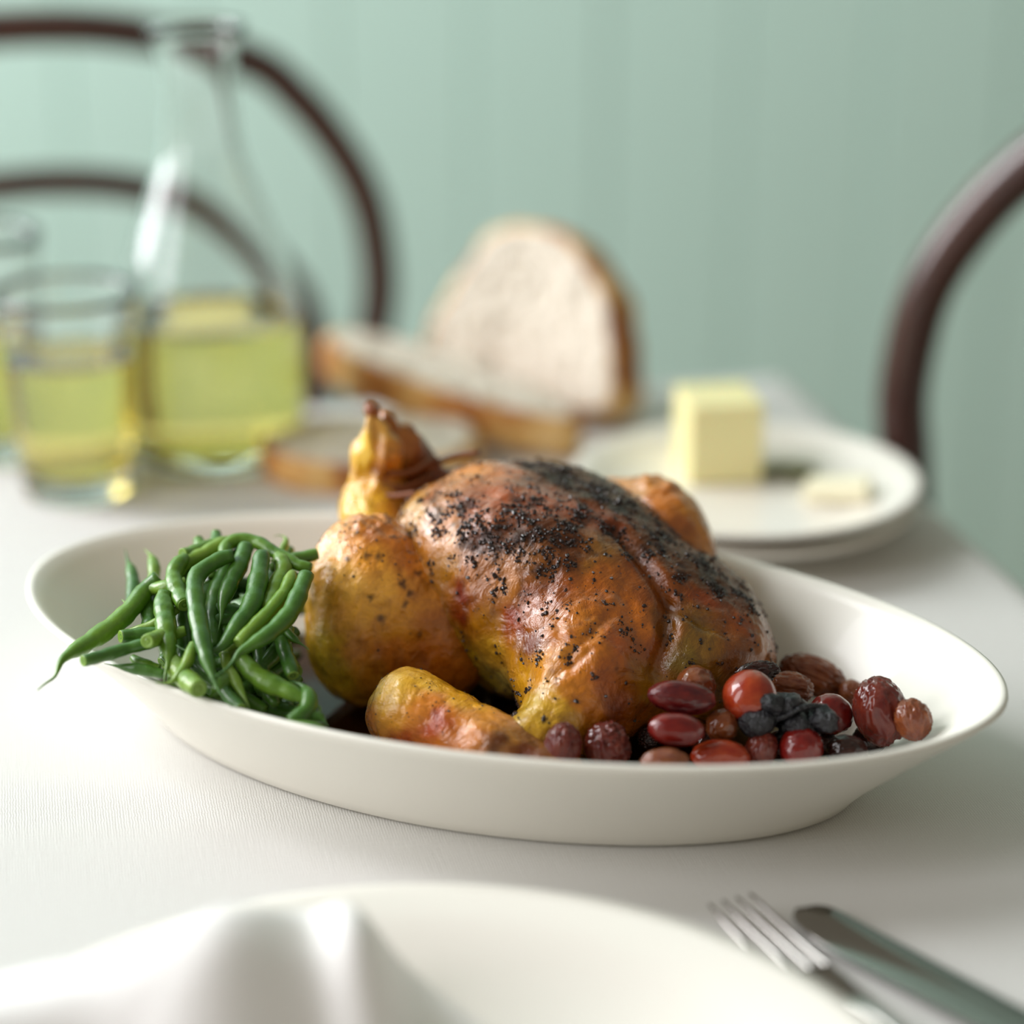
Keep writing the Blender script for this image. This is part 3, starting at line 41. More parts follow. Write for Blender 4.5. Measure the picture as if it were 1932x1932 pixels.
# ------------------------------------------------------------------ chicken solids
def _el(P,c,r,R=None):
    q=P-np.array(c,np.float32)
    if R is not None: q=q@np.array(R,np.float32)
    r=np.array(r,np.float32)
    k0=np.sqrt(((q/r)**2).sum(-1)); k1=np.sqrt(((q/(r*r))**2).sum(-1))+1e-6
    return k0*(k0-1)/k1
def _cone(P,a,b,ra,rb):
    a=np.array(a,np.float32); b=np.array(b,np.float32); ab=b-a
    t=np.clip(((P-a)@ab)/(ab@ab),0,1)
    return np.sqrt(((P-a-t[...,None]*ab)**2).sum(-1))-(ra+(rb-ra)*t)
def _smin(a,b,k):
    h=np.clip(.5+.5*(b-a)/k,0,1)
    return b+(a-b)*h-k*h*(1-h)
def _smax(a,b,k): return -_smin(-a,-b,k)
def _rz(deg):
    c,s=math.cos(math.radians(deg)),math.sin(math.radians(deg))
    return [[c,-s,0],[s,c,0],[0,0,1]]
def _ry(deg):
    c,s=math.cos(math.radians(deg)),math.sin(math.radians(deg))
    return [[c,0,s],[0,1,0],[-s,0,c]]
def sdf_body(P):
    d=_el(P,(-.35,-.4,4.4),(7.15,4.9,4.5))
    for s in (-1,1):
        d=_smin(d,_el(P,(-.55,s*2.0-.6,5.5-.15*s),(5.75,3.2,3.45),_ry(14)),1.5)
    d=_smin(d,_cone(P,(-3.8,-.6,8.35),(5.4,-.4,5.9),.75,.9),1.5)       # keel ridge
    d=_smin(d,_el(P,(6.0,.3,3.4),(3.9,3.6,3.0),_ry(12)),1.8)             # neck end
    d=_smin(d,_el(P,(4.6,-4.4,3.3),(2.8,2.5,3.0)),1.5)              # near shoulder
    d=_smin(d,_el(P,(4.6,3.4,3.0),(2.8,2.2,2.6)),1.5)
    d=_smin(d,_cone(P,(5.4,-5.8,2.8),(5.0,-8.6,2.0),1.5,1.1),1.0)    # near upper arm
    d=_smin(d,_el(P,(-6.2,-.3,3.3),(2.2,2.6,2.3)),2.0)                # tail
    return _smax(d,-P[...,2],.4)
def sdf_near_leg(P):
    d=_el(P,(-5.0,-6.1,4.3),(2.75,2.6,4.0),_rz(20))
    d=_smin(d,_el(P,(-3.2,-4.9,3.2),(2.9,2.4,3.2)),1.2)
    d=_smin(d,_el(P,(-4.7,-7.6,3.0),(1.7,1.3,2.2)),.9)
    e=_cone(P,(-6.4,-4.3,4.4),(-8.2,-2.5,6.6),1.9,1.35)
    e=_smin(e,_cone(P,(-8.2,-2.5,6.6),(-8.5,-1.8,7.7),1.3,1.1),.5)
    e=_smin(e,_cone(P,(-8.5,-1.8,7.8),(-8.5,-1.9,9.0),1.08,1.0),.5)
    e=_smin(e,_cone(P,(-8.4,-1.9,9.0),(-8.5,-2.15,11.1),.95,.24),.5)
    return _smax(_smin(d,e,.35),-P[...,2],.4)
def sdf_far_leg(P):
    d=_el(P,(1.45,4.6,4.85),(3.3,2.3,3.5),_rz(-25))
    d=_smin(d,_cone(P,(-1.4,4.4,5.6),(-7.4,.5,7.0),2.1,1.1),1.0)
    d=_smin(d,_el(P,(-.3,3.0,3.2),(2.6,2.0,2.0)),1.2)
    d=_smin(d,_cone(P,(-7.6,.3,7.2),(-8.1,-.4,8.8),1.0,.85),.4)
    d=_smin(d,_cone(P,(-8.1,-.4,8.8),(-8.6,-1.2,10.3),.75,.4),.4)
    d=_smax(d,(P[...,1]-2.2)*.62-P[...,2]*.78,.5)     # rests on the sloping wall of the dish
    return _smax(d,-P[...,2],.4)
def sdf_near_wing(P):
    d=_cone(P,(.5,-9.9,2.6),(4.6,-9.4,2.1),1.5,1.15)
    d=_smin(d,_cone(P,(.4,-9.8,1.5),(.4,-9.9,2.6),1.2,1.4),.8)
    d=_smin(d,_cone(P,(4.6,-9.4,2.1),(7.2,-8.6,1.9),1.0,.65),.8)
    d=_smin(d,_cone(P,(1.0,-9.2,2.3),(4.8,-8.5,1.9),1.0,.95),.9)
    return _smax(d,-P[...,2],.3)
# ------------------------------------------------------------------ helpers
def srgb(r, g, b):
    f = lambda c: (c / 255 / 12.92) if c / 255 <= .04045 else ((c / 255 + .055) / 1.055) ** 2.4
    return (f(r), f(g), f(b), 1)
def mat(name, color=(200, 200, 200), rough=.5, **kw):
    m = bpy.data.materials.new(name); m.use_nodes = True
    p = m.node_tree.nodes['Principled BSDF']
    p.inputs['Base Color'].default_value = srgb(*color); p.inputs['Roughness'].default_value = rough
    for k, v in kw.items(): p.inputs[k.replace('_', ' ')].default_value = v
    return m
def N(m, t, **kw):
    n = m.node_tree.nodes.new(t)
    for k, v in kw.items():
        if k in n.inputs: n.inputs[k].default_value = v
        else: setattr(n, k, v)
    return n
def L(m, a, b): m.node_tree.links.new(a, b)
def P(m): return m.node_tree.nodes['Principled BSDF']
def coords(m, scale=(1, 1, 1), kind='Object', rot=(0, 0, 0)):
    tc = N(m, 'ShaderNodeTexCoord'); mp = N(m, 'ShaderNodeMapping'); mp.inputs['Scale'].default_value = scale; mp.inputs['Rotation'].default_value = rot
    L(m, tc.outputs[kind], mp.inputs[0]); return mp.outputs[0]
def noise(m, vec, scale, detail=4, rough=.55, dist=0):
    n = N(m, 'ShaderNodeTexNoise'); n.inputs['Scale'].default_value = scale; n.inputs['Detail'].default_value = detail
    n.inputs['Roughness'].default_value = rough; n.inputs['Distortion'].default_value = dist
    L(m, vec, n.inputs['Vector']); return n.outputs['Fac']
def ramp(m, fac, stops):
    r = N(m, 'ShaderNodeValToRGB'); e = r.color_ramp.elements
    while len(e) < len(stops): e.new(.5)
    for i, (p, c) in enumerate(stops): e[i].position = p; e[i].color = c if len(c) == 4 else srgb(*c)
    L(m, fac, r.inputs[0]); return r.outputs[0]
def bump(m, h, strength=.3, dist=.001, prev=None):
    b = N(m, 'ShaderNodeBump'); b.inputs['Strength'].default_value = strength; b.inputs['Distance'].default_value = dist
    L(m, h, b.inputs['Height'])
    if prev is not None: L(m, prev, b.inputs['Normal'])
    return b.outputs[0]
def math_(m, op, a, b=None):
    n = N(m, 'ShaderNodeMath', operation=op)
    for i, v in enumerate((a, b)):
        if v is None: continue
        if isinstance(v, (int, float)): n.inputs[i].default_value = v
        else: L(m, v, n.inputs[i])
    return n.outputs[0]
def mixc(m, fac, a, b, mode='MIX'):
    n = N(m, 'ShaderNodeMix', data_type='RGBA', blend_type=mode)
    for i, v in ((0, fac), (6, a), (7, b)):
        if isinstance(v, (int, float)): n.inputs[i].default_value = v
        elif isinstance(v, tuple): n.inputs[i].default_value = v
        else: L(m, v, n.inputs[i])
    return n.outputs[2]
def mesh(name, verts, faces, m=None, parent=None, smooth=True, loc=None, rot=None):
    me = bpy.data.meshes.new(name)
    if isinstance(verts, np.ndarray): verts = verts.tolist()
    if isinstance(faces, np.ndarray): faces = faces.tolist()
    me.from_pydata(verts, [], faces); me.validate(); me.update()
    return link(name, me, m, parent, smooth, loc, rot)
def link(name, me, m=None, parent=None, smooth=True, loc=None, rot=None):
    if m is not None: me.materials.append(m)
    if smooth: me.polygons.foreach_set('use_smooth', [True] * len(me.polygons))
    o = bpy.data.objects.new(name, me); COL.objects.link(o)
    if parent is not None: o.parent = parent
    if loc is not None: o.location = loc
    if rot is not None: o.rotation_euler = rot
    return o
def from_bm(name, bm, *a, **k):
    bmesh.ops.recalc_face_normals(bm, faces=bm.faces)
    me = bpy.data.meshes.new(name); bm.to_mesh(me); bm.free(); return link(name, me, *a, **k)
def empty(name, loc=(0, 0, 0), rot=(0, 0, 0)):
    o = bpy.data.objects.new(name, None); COL.objects.link(o); o.location = loc; o.rotation_euler = rot; o.empty_display_size = .02; return o
def tag(o, label, cat, group=None):
    o['label'] = label; o['category'] = cat
    if group: o['group'] = group
    return o
def box_bm(x0, x1, y0, y1, z0, z1, bev=0, seg=2):
    bm = bmesh.new(); bmesh.ops.create_cube(bm, size=1)
    for v in bm.verts: v.co = Vector(((x0 + x1) / 2 + v.co.x * (x1 - x0), (y0 + y1) / 2 + v.co.y * (y1 - y0), (z0 + z1) / 2 + v.co.z * (z1 - z0)))
    if bev: bmesh.ops.bevel(bm, geom=bm.edges[:], offset=bev, segments=seg, affect='EDGES', profile=.5)
    return bm
def spline(pts, n):
    """Catmull-Rom through pts, n samples, even in chord length"""
    p = np.array(pts, float); p = np.vstack([2 * p[0] - p[1], p, 2 * p[-1] - p[-2]])
    out = []
    for i in range(1, len(p) - 2):
        t = np.linspace(0, 1, 24, endpoint=False)[:, None]
        a, b, c, d = p[i - 1], p[i], p[i + 1], p[i + 2]
        out.append(.5 * (2 * b + (c - a) * t + (2 * a - 5 * b + 4 * c - d) * t * t + (3 * b - a - 3 * c + d) * t ** 3))
    q = np.vstack(out + [p[-2:-1]]); s = np.r_[0, np.cumsum(np.linalg.norm(np.diff(q, axis=0), axis=1))]
    t = np.linspace(0, s[-1], n)
    return np.stack([np.interp(t, s, q[:, k]) for k in range(q.shape[1])], 1)
def tube_data(path, radii, n=12, flat=None, closed=False, caps=True, up=(0, 0, 1)):
    path = np.asarray(path, float); k = len(path); radii = np.broadcast_to(np.asarray(radii, float), (k,))
    if closed: T = np.roll(path, -1, 0) - np.roll(path, 1, 0)
    else: T = np.gradient(path, axis=0)
    T /= np.linalg.norm(T, axis=1)[:, None] + 1e-12
    u = np.array(up, float); u = u - T[0] * (u @ T[0])
    if np.linalg.norm(u) < 1e-3: u = np.array([1., 0, 0]); u = u - T[0] * (u @ T[0])
    u /= np.linalg.norm(u); V = []; a = np.linspace(0, 2 * np.pi, n, endpoint=False)
    fl = np.ones(k) if flat is None else np.broadcast_to(np.asarray(flat, float), (k,))
    for i in range(k):
        u = u - T[i] * (u @ T[i]); u /= np.linalg.norm(u) + 1e-12; b = np.cross(T[i], u)
        V.append(path[i] + radii[i] * (np.cos(a)[:, None] * b + np.sin(a)[:, None] * u * fl[i]))
    V = np.vstack(V); F = []
    for i in range(k if closed else k - 1):
        j = (i + 1) % k
        for q in range(n): F.append((i * n + q, i * n + (q + 1) % n, j * n + (q + 1) % n, j * n + q))
    if caps and not closed:
        V = np.vstack([V, path[:1], path[-1:]]); c0, c1 = len(V) - 2, len(V) - 1
        for q in range(n): F.append((c0, (q + 1) % n, q)); F.append((c1, (k - 1) * n + q, (k - 1) * n + (q + 1) % n))
    return V, F
def tube(name, path, radii, m, parent=None, n=12, **k):
    V, F = tube_data(path, radii, n, **k); return mesh(name, V, F, m, parent)
def lathe(name, prof, m, parent=None, n=96, closed=False, smooth=True):
    a = np.linspace(0, 2 * np.pi, n, endpoint=False); V = []; F = []
    for r, z in prof: V.append(np.stack([r * np.cos(a), r * np.sin(a), np.full(n, z)], 1))
    k = len(prof)
    for i in range(k if closed else k - 1):
        j = (i + 1) % k
        for q in range(n): F.append((i * n + q, i * n + (q + 1) % n, j * n + (q + 1) % n, j * n + q))
    V = np.vstack(V)
    if not closed:
        V = np.vstack([V, [[0, 0, prof[0][1]], [0, 0, prof[-1][1]]]]); c0, c1 = len(V) - 2, len(V) - 1
        for q in range(n): F.append((c0, (q + 1) % n, q)); F.append((c1, (k - 1) * n + q, (k - 1) * n + (q + 1) % n))
    return mesh(name, V, F, m, parent, smooth)
def dense(prof, n=5):
    p = np.array(prof); return [tuple(x) for x in spline(p, len(p) * n)]
# numpy value noise (for relief)
def vnoise(Pt, seed=0):
    Pt = np.asarray(Pt, np.float64); i = np.floor(Pt).astype(np.int64); f = Pt - i; f = f * f * (3 - 2 * f); r = 0
    for dx in (0, 1):
        for dy in (0, 1):
            for dz in (0, 1):
                h = ((i[:, 0] + dx) * 374761393 + (i[:, 1] + dy) * 668265263 + (i[:, 2] + dz) * 2147483647 + seed * 974711) & 0xffffffff
                h = ((h ^ (h >> 13)) * 1274126177) & 0xffffffff; h = (h ^ (h >> 16)) & 0xffff
                wgt = (f[:, 0] if dx else 1 - f[:, 0]) * (f[:, 1] if dy else 1 - f[:, 1]) * (f[:, 2] if dz else 1 - f[:, 2])
                r = r + wgt * (h / 32767.5 - 1)
    return r
def fbm(Pt, freq, oct=3, seed=0):
    s = 0; a = 1
    for k in range(oct): s = s + a * vnoise(np.asarray(Pt) * freq * 2 ** k + 17.3 * k, seed + k); a *= .5
    return s
def surface_nets(f, lo, hi, h):
    ax = [np.arange(lo[i], hi[i] + h, h, dtype=np.float32) for i in range(3)]
    D = f(np.stack(np.meshgrid(*ax, indexing='ij'), -1)).astype(np.float32); s = D < 0
    nx, ny, nz = D.shape; acc = np.zeros((nx - 1, ny - 1, nz - 1, 3), np.float32); cnt = np.zeros((nx - 1, ny - 1, nz - 1), np.float32)
    edges = []
    for axis in range(3):
        sl0 = [slice(None)] * 3; sl1 = [slice(None)] * 3; sl0[axis] = slice(0, -1); sl1[axis] = slice(1, None)
        I = np.argwhere(s[tuple(sl0)] != s[tuple(sl1)]); J = I.copy(); J[:, axis] += 1
        a = D[tuple(I.T)]; b = D[tuple(J.T)]; t = a / (a - b); p = I.astype(np.float32); p[:, axis] += t
        o = [k for k in range(3) if k != axis]; cells = []
        for d in ((0, 0), (-1, 0), (-1, -1), (0, -1)):
            c = I.copy(); c[:, o[0]] += d[0]; c[:, o[1]] += d[1]; cells.append(c)
            np.add.at(acc, tuple(c.T), p); np.add.at(cnt, tuple(c.T), 1)
        edges.append((axis, a < 0, cells))
    idx = -np.ones(cnt.shape, np.int64); m = cnt > 0; idx[m] = np.arange(m.sum())
    V = acc[m] / cnt[m][:, None] * h + np.array([a[0] for a in ax], np.float32)
    F = []
    for axis, inside, cells in edges:
        q = np.stack([idx[tuple(c.T)] for c in cells], 1); fl = inside if axis != 1 else ~inside
        q[~fl] = q[~fl][:, ::-1]; F.append(q)
    return V.astype(np.float64), np.vstack(F)
def vnormals(V, F):
    n = np.cross(V[F[:, 2]] - V[F[:, 0]], V[F[:, 3]] - V[F[:, 1]]); o = np.zeros_like(V)
    for k in range(4): np.add.at(o, F[:, k], n)
    return o / (np.linalg.norm(o, axis=1)[:, None] + 1e-12)

# ------------------------------------------------------------------ materials
china = mat('cream_china', (238, 234, 224), .26, Coat_Weight=.12, Coat_Roughness=.05, Specular_IOR_Level=.3)
china2 = mat('white_china', (243, 237, 228), .28, Coat_Weight=.3, Coat_Roughness=.08)
linen = mat('linen', (232, 229, 222), .9)
v = coords(linen, kind='Object', rot=(0, 0, math.radians(0)))
w1 = N(linen, 'ShaderNodeTexWave', wave_type='BANDS', bands_direction='X'); w1.inputs['Scale'].default_value = 300; w1.inputs['Distortion'].default_value = 3; w1.inputs['Detail'].default_value = 1
w2 = N(linen, 'ShaderNodeTexWave', wave_type='BANDS', bands_direction='Y'); w2.inputs['Scale'].default_value = 300; w2.inputs['Distortion'].default_value = 3; w2.inputs['Detail'].default_value = 1
L(linen, v, w1.inputs['Vector']); L(linen, v, w2.inputs['Vector'])
weave = math_(linen, 'MULTIPLY', w1.outputs['Fac'], w2.outputs['Fac'])
slub = noise(linen, coords(linen, (60, 700, 1)), 1, 3); slub2 = noise(linen, coords(linen, (700, 60, 1)), 1, 3)
hsum = math_(linen, 'ADD', weave, math_(linen, 'ADD', slub, slub2))
L(linen, bump(linen, hsum, .3, .0006), P(linen).inputs['Normal'])
L(linen, ramp(linen, weave, [(0, (208, 206, 202)), (.6, (230, 229, 226))]), P(linen).inputs['Base Color'])
napkin_m = mat('napkin_cotton', (246, 241, 239), .9, Subsurface_Weight=.4, Subsurface_Scale=.012); P(napkin_m).inputs['Subsurface Radius'].default_value = (1, .96, .95); L(napkin_m, bump(napkin_m, noise(napkin_m, coords(napkin_m), 900, 2), .15, .0004), P(napkin_m).inputs['Normal'])
paint = mat('green_paint', (146, 182, 166), .55)
pv = coords(paint, (1, 1, 1))
L(paint, ramp(paint, noise(paint, coords(paint, (6, 6, .7)), 1, 3), [(.3, (196, 229, 217)), (.7, (204, 236, 225))]), P(paint).inputs['Base Color'])
L(paint, bump(paint, noise(paint, coords(paint, (300, 300, 12)), 1, 3), .05, .0005), P(paint).inputs['Normal'])
white_paint = mat('white_paint', (230, 228, 222), .5)
plaster = mat('plaster', (225, 222, 212), .8); L(plaster, bump(plaster, noise(plaster, coords(plaster), 40, 4), .1, .002), P(plaster).inputs['Normal'])
def wood(name, c1, c2, rough, coat=0, sc=(4, 60, 60)):
    m = mat(name, c1, rough, Coat_Weight=coat, Coat_Roughness=.12)
    L(m, ramp(m, noise(m, coords(m, sc), 1, 5, .6, .4), [(.3, c1), (.7, c2)]), P(m).inputs['Base Color']); return m
dark_wood = wood('dark_bentwood', (52, 24, 20), (74, 36, 28), .28, .5, (30, 30, 6))
floor_wood = wood('floor_wood', (112, 84, 58), (140, 108, 76), .5, .1, (2, 40, 40))
table_wood = wood('table_wood', (130, 98, 66), (155, 120, 84), .5, .1)
cane = mat('woven_cane', (176, 140, 90), .6)
glass = mat('clear_glass', (255, 255, 255), 0, Transmission_Weight=1.0, IOR=1.45)
pane_glass = mat('window_glass', (255, 255, 255), 0, Transmission_Weight=1.0, IOR=1.1)
wine = mat('white_wine', (253, 236, 142), 0, Transmission_Weight=1.0, IOR=1.34)
steel = mat('table_steel', (150, 146, 142), .16, Metallic=1.0)
L(steel, bump(steel, noise(steel, coords(steel, (1, 1, 1)), 60, 2), .03, .0005), P(steel).inputs['Normal'])
butter_m = mat('butter', (247, 236, 176), .45, Subsurface_Weight=.15, Subsurface_Scale=.004)
butter_pale = mat('butter_pale', (250, 243, 212), .45)
crumb_m = mat('bread_crumb', (232, 221, 202), .9)
cn = noise(crumb_m, coords(crumb_m), 130, 5, .6)
L(crumb_m, ramp(crumb_m, cn, [(.31, (182, 166, 142)), (.46, (228, 217, 200)), (.75, (240, 232, 219))]), P(crumb_m).inputs['Base Color'])
L(crumb_m, bump(crumb_m, cn, .8, .003), P(crumb_m).inputs['Normal'])
crust_m = mat('bread_crust', (170, 110, 50), .6)
L(crust_m, ramp(crust_m, noise(crust_m, coords(crust_m), 28, 4, .6), [(.34, (132, 66, 24)), (.45, (188, 122, 54)), (.55, (224, 178, 108)), (.72, (234, 204, 152))]), P(crust_m).inputs['Base Color'])
L(crust_m, bump(crust_m, noise(crust_m, coords(crust_m), 220, 4), .5, .002), P(crust_m).inputs['Normal'])
twine_m = mat('kitchen_string', (120, 66, 28), .6)
L(twine_m, bump(twine_m, noise(twine_m, coords(twine_m, (1500, 1500, 1500)), 1, 2), .5, .0005), P(twine_m).inputs['Normal'])
pepper_m = mat('cracked_pepper', (38, 28, 26), .34, Specular_IOR_Level=.6)
L(pepper_m, ramp(pepper_m, noise(pepper_m, coords(pepper_m), 500, 2), [(.35, (20, 15, 17)), (.6, (48, 30, 24)), (.78, (96, 60, 40))]), P(pepper_m).inputs['Base Color'])
herb_m = mat('herb_leaf', (92, 92, 26), .5)
def attr_skin(name, rough, coat):
    m = mat(name, (180, 110, 30), rough, Coat_Weight=coat, Coat_Roughness=.05, Coat_IOR=1.54, Specular_IOR_Level=.2)
    at = N(m, 'ShaderNodeVertexColor', layer_name='tone')
    bw = N(m, 'ShaderNodeRGBToBW'); L(m, at.outputs['Color'], bw.inputs[0]); L(m, ramp(m, bw.outputs[0], [(.03, (.15, .15, .15, 1)), (.10, (coat, coat, coat, 1))]), P(m).inputs['Coat Weight'])
    o = coords(m)
    n1 = noise(m, o, 160, 6, .65, .6)
    c = mixc(m, .8, at.outputs['Color'], ramp(m, n1, [(.25, (.50, .38, .26, 1)), (.5, (1, 1, 1, 1)), (.75, (1.2, 1.2, 1.1, 1))]), 'MULTIPLY')
    fine = noise(m, o, 620, 4, .7, .4)
    c = mixc(m, ramp(m, fine, [(.63, (0, 0, 0, 1)), (.70, (.55, .55, .55, 1))]), c, srgb(70, 30, 12))
    L(m, c, P(m).inputs['Base Color'])
    L(m, ramp(m, noise(m, o, 90, 3), [(.35, (rough * .7,) * 3 + (1,)), (.65, (rough * 1.7,) * 3 + (1,))]), P(m).inputs['Roughness'])
    vo = N(m, 'ShaderNodeTexVoronoi', feature='SMOOTH_F1'); vo.inputs['Scale'].default_value = 210; L(m, o, vo.inputs['Vector'])
    wr = noise(m, coords(m, (1.0, .45, .8), rot=(.3, .5, .6)), 75, 5, .6, 1.6); b = bump(m, wr, .42, .004); b = bump(m, n1, .45, .002, b); b = bump(m, vo.outputs['Distance'], .3, .0010, b); b = bump(m, fine, .3, .0006, b)
    L(m, b, P(m).inputs['Normal']); L(m, bump(m, n1, .22, .0016, bump(m, wr, .45, .004)), P(m).inputs['Coat Normal'])
    return m
skin_m = attr_skin('roast_skin', .26, 1.0)
bone_m = mat('bone_end', (214, 170, 110), .35, Coat_Weight=.4)
def bean_mat(name, c1, c2):
    m = mat(name, c1, .38, Coat_Weight=.2, Coat_Roughness=.12)
    o = coords(m); L(m, ramp(m, noise(m, o, 70, 4, .6), [(.3, c1), (.7, c2)]), P(m).inputs['Base Color'])
    L(m, bump(m, noise(m, o, 420, 4), .22, .001), P(m).inputs['Normal']); return m
bean_ms = [bean_mat('bean_green', (62, 106, 18), (108, 146, 40)), bean_mat('bean_deep_green', (42, 88, 20), (78, 122, 34)), bean_mat('bean_light_green', (92, 132, 30), (136, 164, 58))]
bean_cut = mat('bean_cut_face', (124, 158, 62), .4)
def grape_mat(name, c1, c2, rough, wr):
    m = mat(name, c1, rough, Coat_Weight=.8, Coat_Roughness=.06, Specular_IOR_Level=.15)
    o = coords(m, kind='Generated'); L(m, ramp(m, noise(m, o, 3.2, 4, .6), [(.3, c1), (.7, c2)]), P(m).inputs['Base Color'])
    L(m, bump(m, noise(m, coords(m, (1, 1, .35), 'Object'), 420, 4, .6, .5), wr, .0022), P(m).inputs['Normal']); return m
GM = dict(red=grape_mat('grape_red', (128, 26, 12), (158, 62, 28), .18, .10), maroon=grape_mat('grape_maroon', (86, 8, 10), (120, 26, 18), .16, .12),
          purple=grape_mat('grape_purple', (58, 8, 20), (110, 26, 20), .18, .2), brown=grape_mat('grape_brown', (112, 46, 16), (148, 78, 32), .22, .5),
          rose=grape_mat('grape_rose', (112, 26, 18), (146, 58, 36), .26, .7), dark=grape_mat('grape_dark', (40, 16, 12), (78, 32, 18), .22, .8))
char_m = mat('charred_fruit', (22, 20, 26), .32)
L(char_m, bump(char_m, noise(char_m, coords(char_m), 380, 4), .9, .003), P(char_m).inputs['Normal'])
juice_m = bpy.data.materials.new('cooking_juice'); juice_m.use_nodes = True; nt = juice_m.node_tree; nt.nodes.remove(P(juice_m))
tr = N(juice_m, 'ShaderNodeBsdfTransparent'); tr.inputs[0].default_value = (.70, .47, .15, 1); jx = N(juice_m, 'ShaderNodeSeparateXYZ'); L(juice_m, coords(juice_m), jx.inputs[0]); L(juice_m, ramp(juice_m, math_(juice_m, 'ADD', jx.outputs[0], math_(juice_m, 'ADD', math_(juice_m, 'MULTIPLY', jx.outputs[1], 1.5), .5)), [(.59, (.26, .13, .035, 1)), (.68, (.80, .64, .30, 1))]), tr.inputs[0]); gl = N(juice_m, 'ShaderNodeBsdfGlossy'); gl.inputs['Roughness'].default_value = .05  # golden juice; its darker left and front tint is painted-in shade of the gaps
fr = N(juice_m, 'ShaderNodeFresnel'); fr.inputs[0].default_value = 1.4; mx = N(juice_m, 'ShaderNodeMixShader')
L(juice_m, fr.outputs[0], mx.inputs[0]); L(juice_m, tr.outputs[0], mx.inputs[1]); L(juice_m, gl.outputs[0], mx.inputs[2]); L(juice_m, mx.outputs[0], nt.nodes['Material Output'].inputs[0])

# ------------------------------------------------------------------ room
FZ = -.74; WY = 2.14
def structure(o): o['kind'] = 'structure'; return o
structure(from_bm('floor', box_bm(-2.1, 2.6, -1.2, WY + .1, FZ - .05, FZ), plaster, None, False))
fl = bpy.data.objects['floor']
b0 = None
for i in range(34):
    if b0 is None:
        b0 = from_bm('floorboard', box_bm(-2.0, 2.6, -.0485, .0485, 0, .018, .0015, 1), floor_wood, fl, False); o = b0
    else:
        o = b0.copy(); COL.objects.link(o); o.parent = fl
    o.location = (0, -1.15 + i * .098, FZ + .0)
FL = FZ + .018
wb = structure(from_bm('wall_back', box_bm(-2.1, 2.6, WY + .012, WY + .1, FZ, 2.9), plaster, None, False))
pw = .1308; p0 = None; px0 = .3535 - 18 * pw + .06 - .06   # plank joints
for i in range(48):
    if px0 + i * pw > 2.5: break
    if p0 is None:
        bm = box_bm(.0, pw - .0022, -.0, .014, FZ, 2.9, .002, 2); p0 = from_bm('plank', bm, paint, wb, False); o = p0
    else:
        o = p0.copy(); COL.objects.link(o); o.parent = wb
    o.location = (px0 + i * pw, WY + (.0007 if i % 3 else 0), 0)
structure(from_bm('baseboard_back', box_bm(-2.0, 2.6, WY - .018, WY - .0005, FL, FL + .11, .004), white_paint, None, False))
# left wall with its two windows
wl = structure(mesh('wall_left', [], [], plaster, None, False)); bm = bmesh.new()
for (y0, y1, z0, z1) in ((-1.2, -.58, FZ, 2.9), (.38, 1.08, FZ, 2.9), (2.04, WY + .1, FZ, 2.9), (-.58, .38, FZ, .27), (-.58, .38, 2.70, 2.9), (1.08, 2.04, FZ, .27), (1.08, 2.04, 2.70, 2.9)):
    b = box_bm(-2.1, -2.0, y0, y1, z0, z1); me = bpy.data.meshes.new('t'); b.to_mesh(me); b.free(); bm.from_mesh(me); bpy.data.meshes.remove(me)
bm.to_mesh(wl.data); bm.free()
for k, wy in ((1, 1.56), (2, -.10)):
    wf = structure(empty('window_%d' % k, (-2.05, wy, .27)))
    for nm, a in (('window_frame', (-.04, .04, -.48, -.44, 0, 2.43)), ('window_frame', (-.04, .04, .44, .48, 0, 2.43)), ('window_frame', (-.04, .04, -.44, .44, 2.38, 2.43)), ('window_sill', (-.04, .09, -.50, .50, -.03, .02)),
                  ('mullion', (-.02, .02, -.015, .015, .02, 2.38)), ('mullion', (-.02, .02, -.44, -.015, 1.18, 1.21)), ('mullion', (-.02, .02, .015, .44, 1.18, 1.21))):
        from_bm(nm, box_bm(*a, .004, 1), white_paint, wf, False)
    for y0, y1 in ((-.44, -.015), (.015, .44)):
        for z0, z1 in ((.02, 1.18), (1.21, 2.38)): from_bm('pane', box_bm(-.003, .003, y0, y1, z0, z1), pane_glass, wf, False)

# ------------------------------------------------------------------ table and cloth
TA = math.radians(12.3); TC = (.1635, 1.312)     # far right corner of the table
tb = empty('dining_table', (TC[0], TC[1], FL), (0, 0, TA)); tag(tb, 'wooden dining table under the white linen cloth', 'table')
TW, TD = 1.25, 1.08
from_bm('table_top', box_bm(-TW, 0, -TD, 0, -.030 - FL, -.0015 - FL, .004), table_wood, tb, False)
for (x, y) in ((-.06, -.06), (-TW + .06, -.06), (-.06, -TD + .06), (-TW + .06, -TD + .06)):
    from_bm('leg', box_bm(x - .028, x + .028, y - .028, y + .028, 0, -.030 - FL, .004), table_wood, tb, False)
nx, ny = 190, 170; DR = .24
gx = np.linspace(-TW - DR, DR, nx); gy = np.linspace(-TD - DR, DR, ny)
X, Y = np.meshgrid(gx, gy, indexing='ij'); bx = np.clip(X, -TW, 0); by = np.clip(Y, -TD, 0); ox, oy = X - bx, Y - by
ln = np.sqrt(ox ** 2 + oy ** 2); R = .012; th = np.minimum(ln / R, math.pi / 2); out = R * np.sin(th); dn = R * (1 - np.cos(th)) + np.maximum(ln - R * math.pi / 2, 0)
dxn = ox / np.maximum(ln, 1e-9); dyn = oy / np.maximum(ln, 1e-9)
fold = (.5 + .5 * np.sin((X - Y) * 34)) * np.minimum(dn, .2) * .06
CX = bx + dxn * (out + fold); CY = by + dyn * (out + fold)
Pt = np.stack([X.ravel() * 3, Y.ravel() * 3, np.zeros(X.size)], 1)
CZ = -dn + (fbm(Pt, 2.2, 3, 5).reshape(X.shape) * .0006) * (ln < .001)
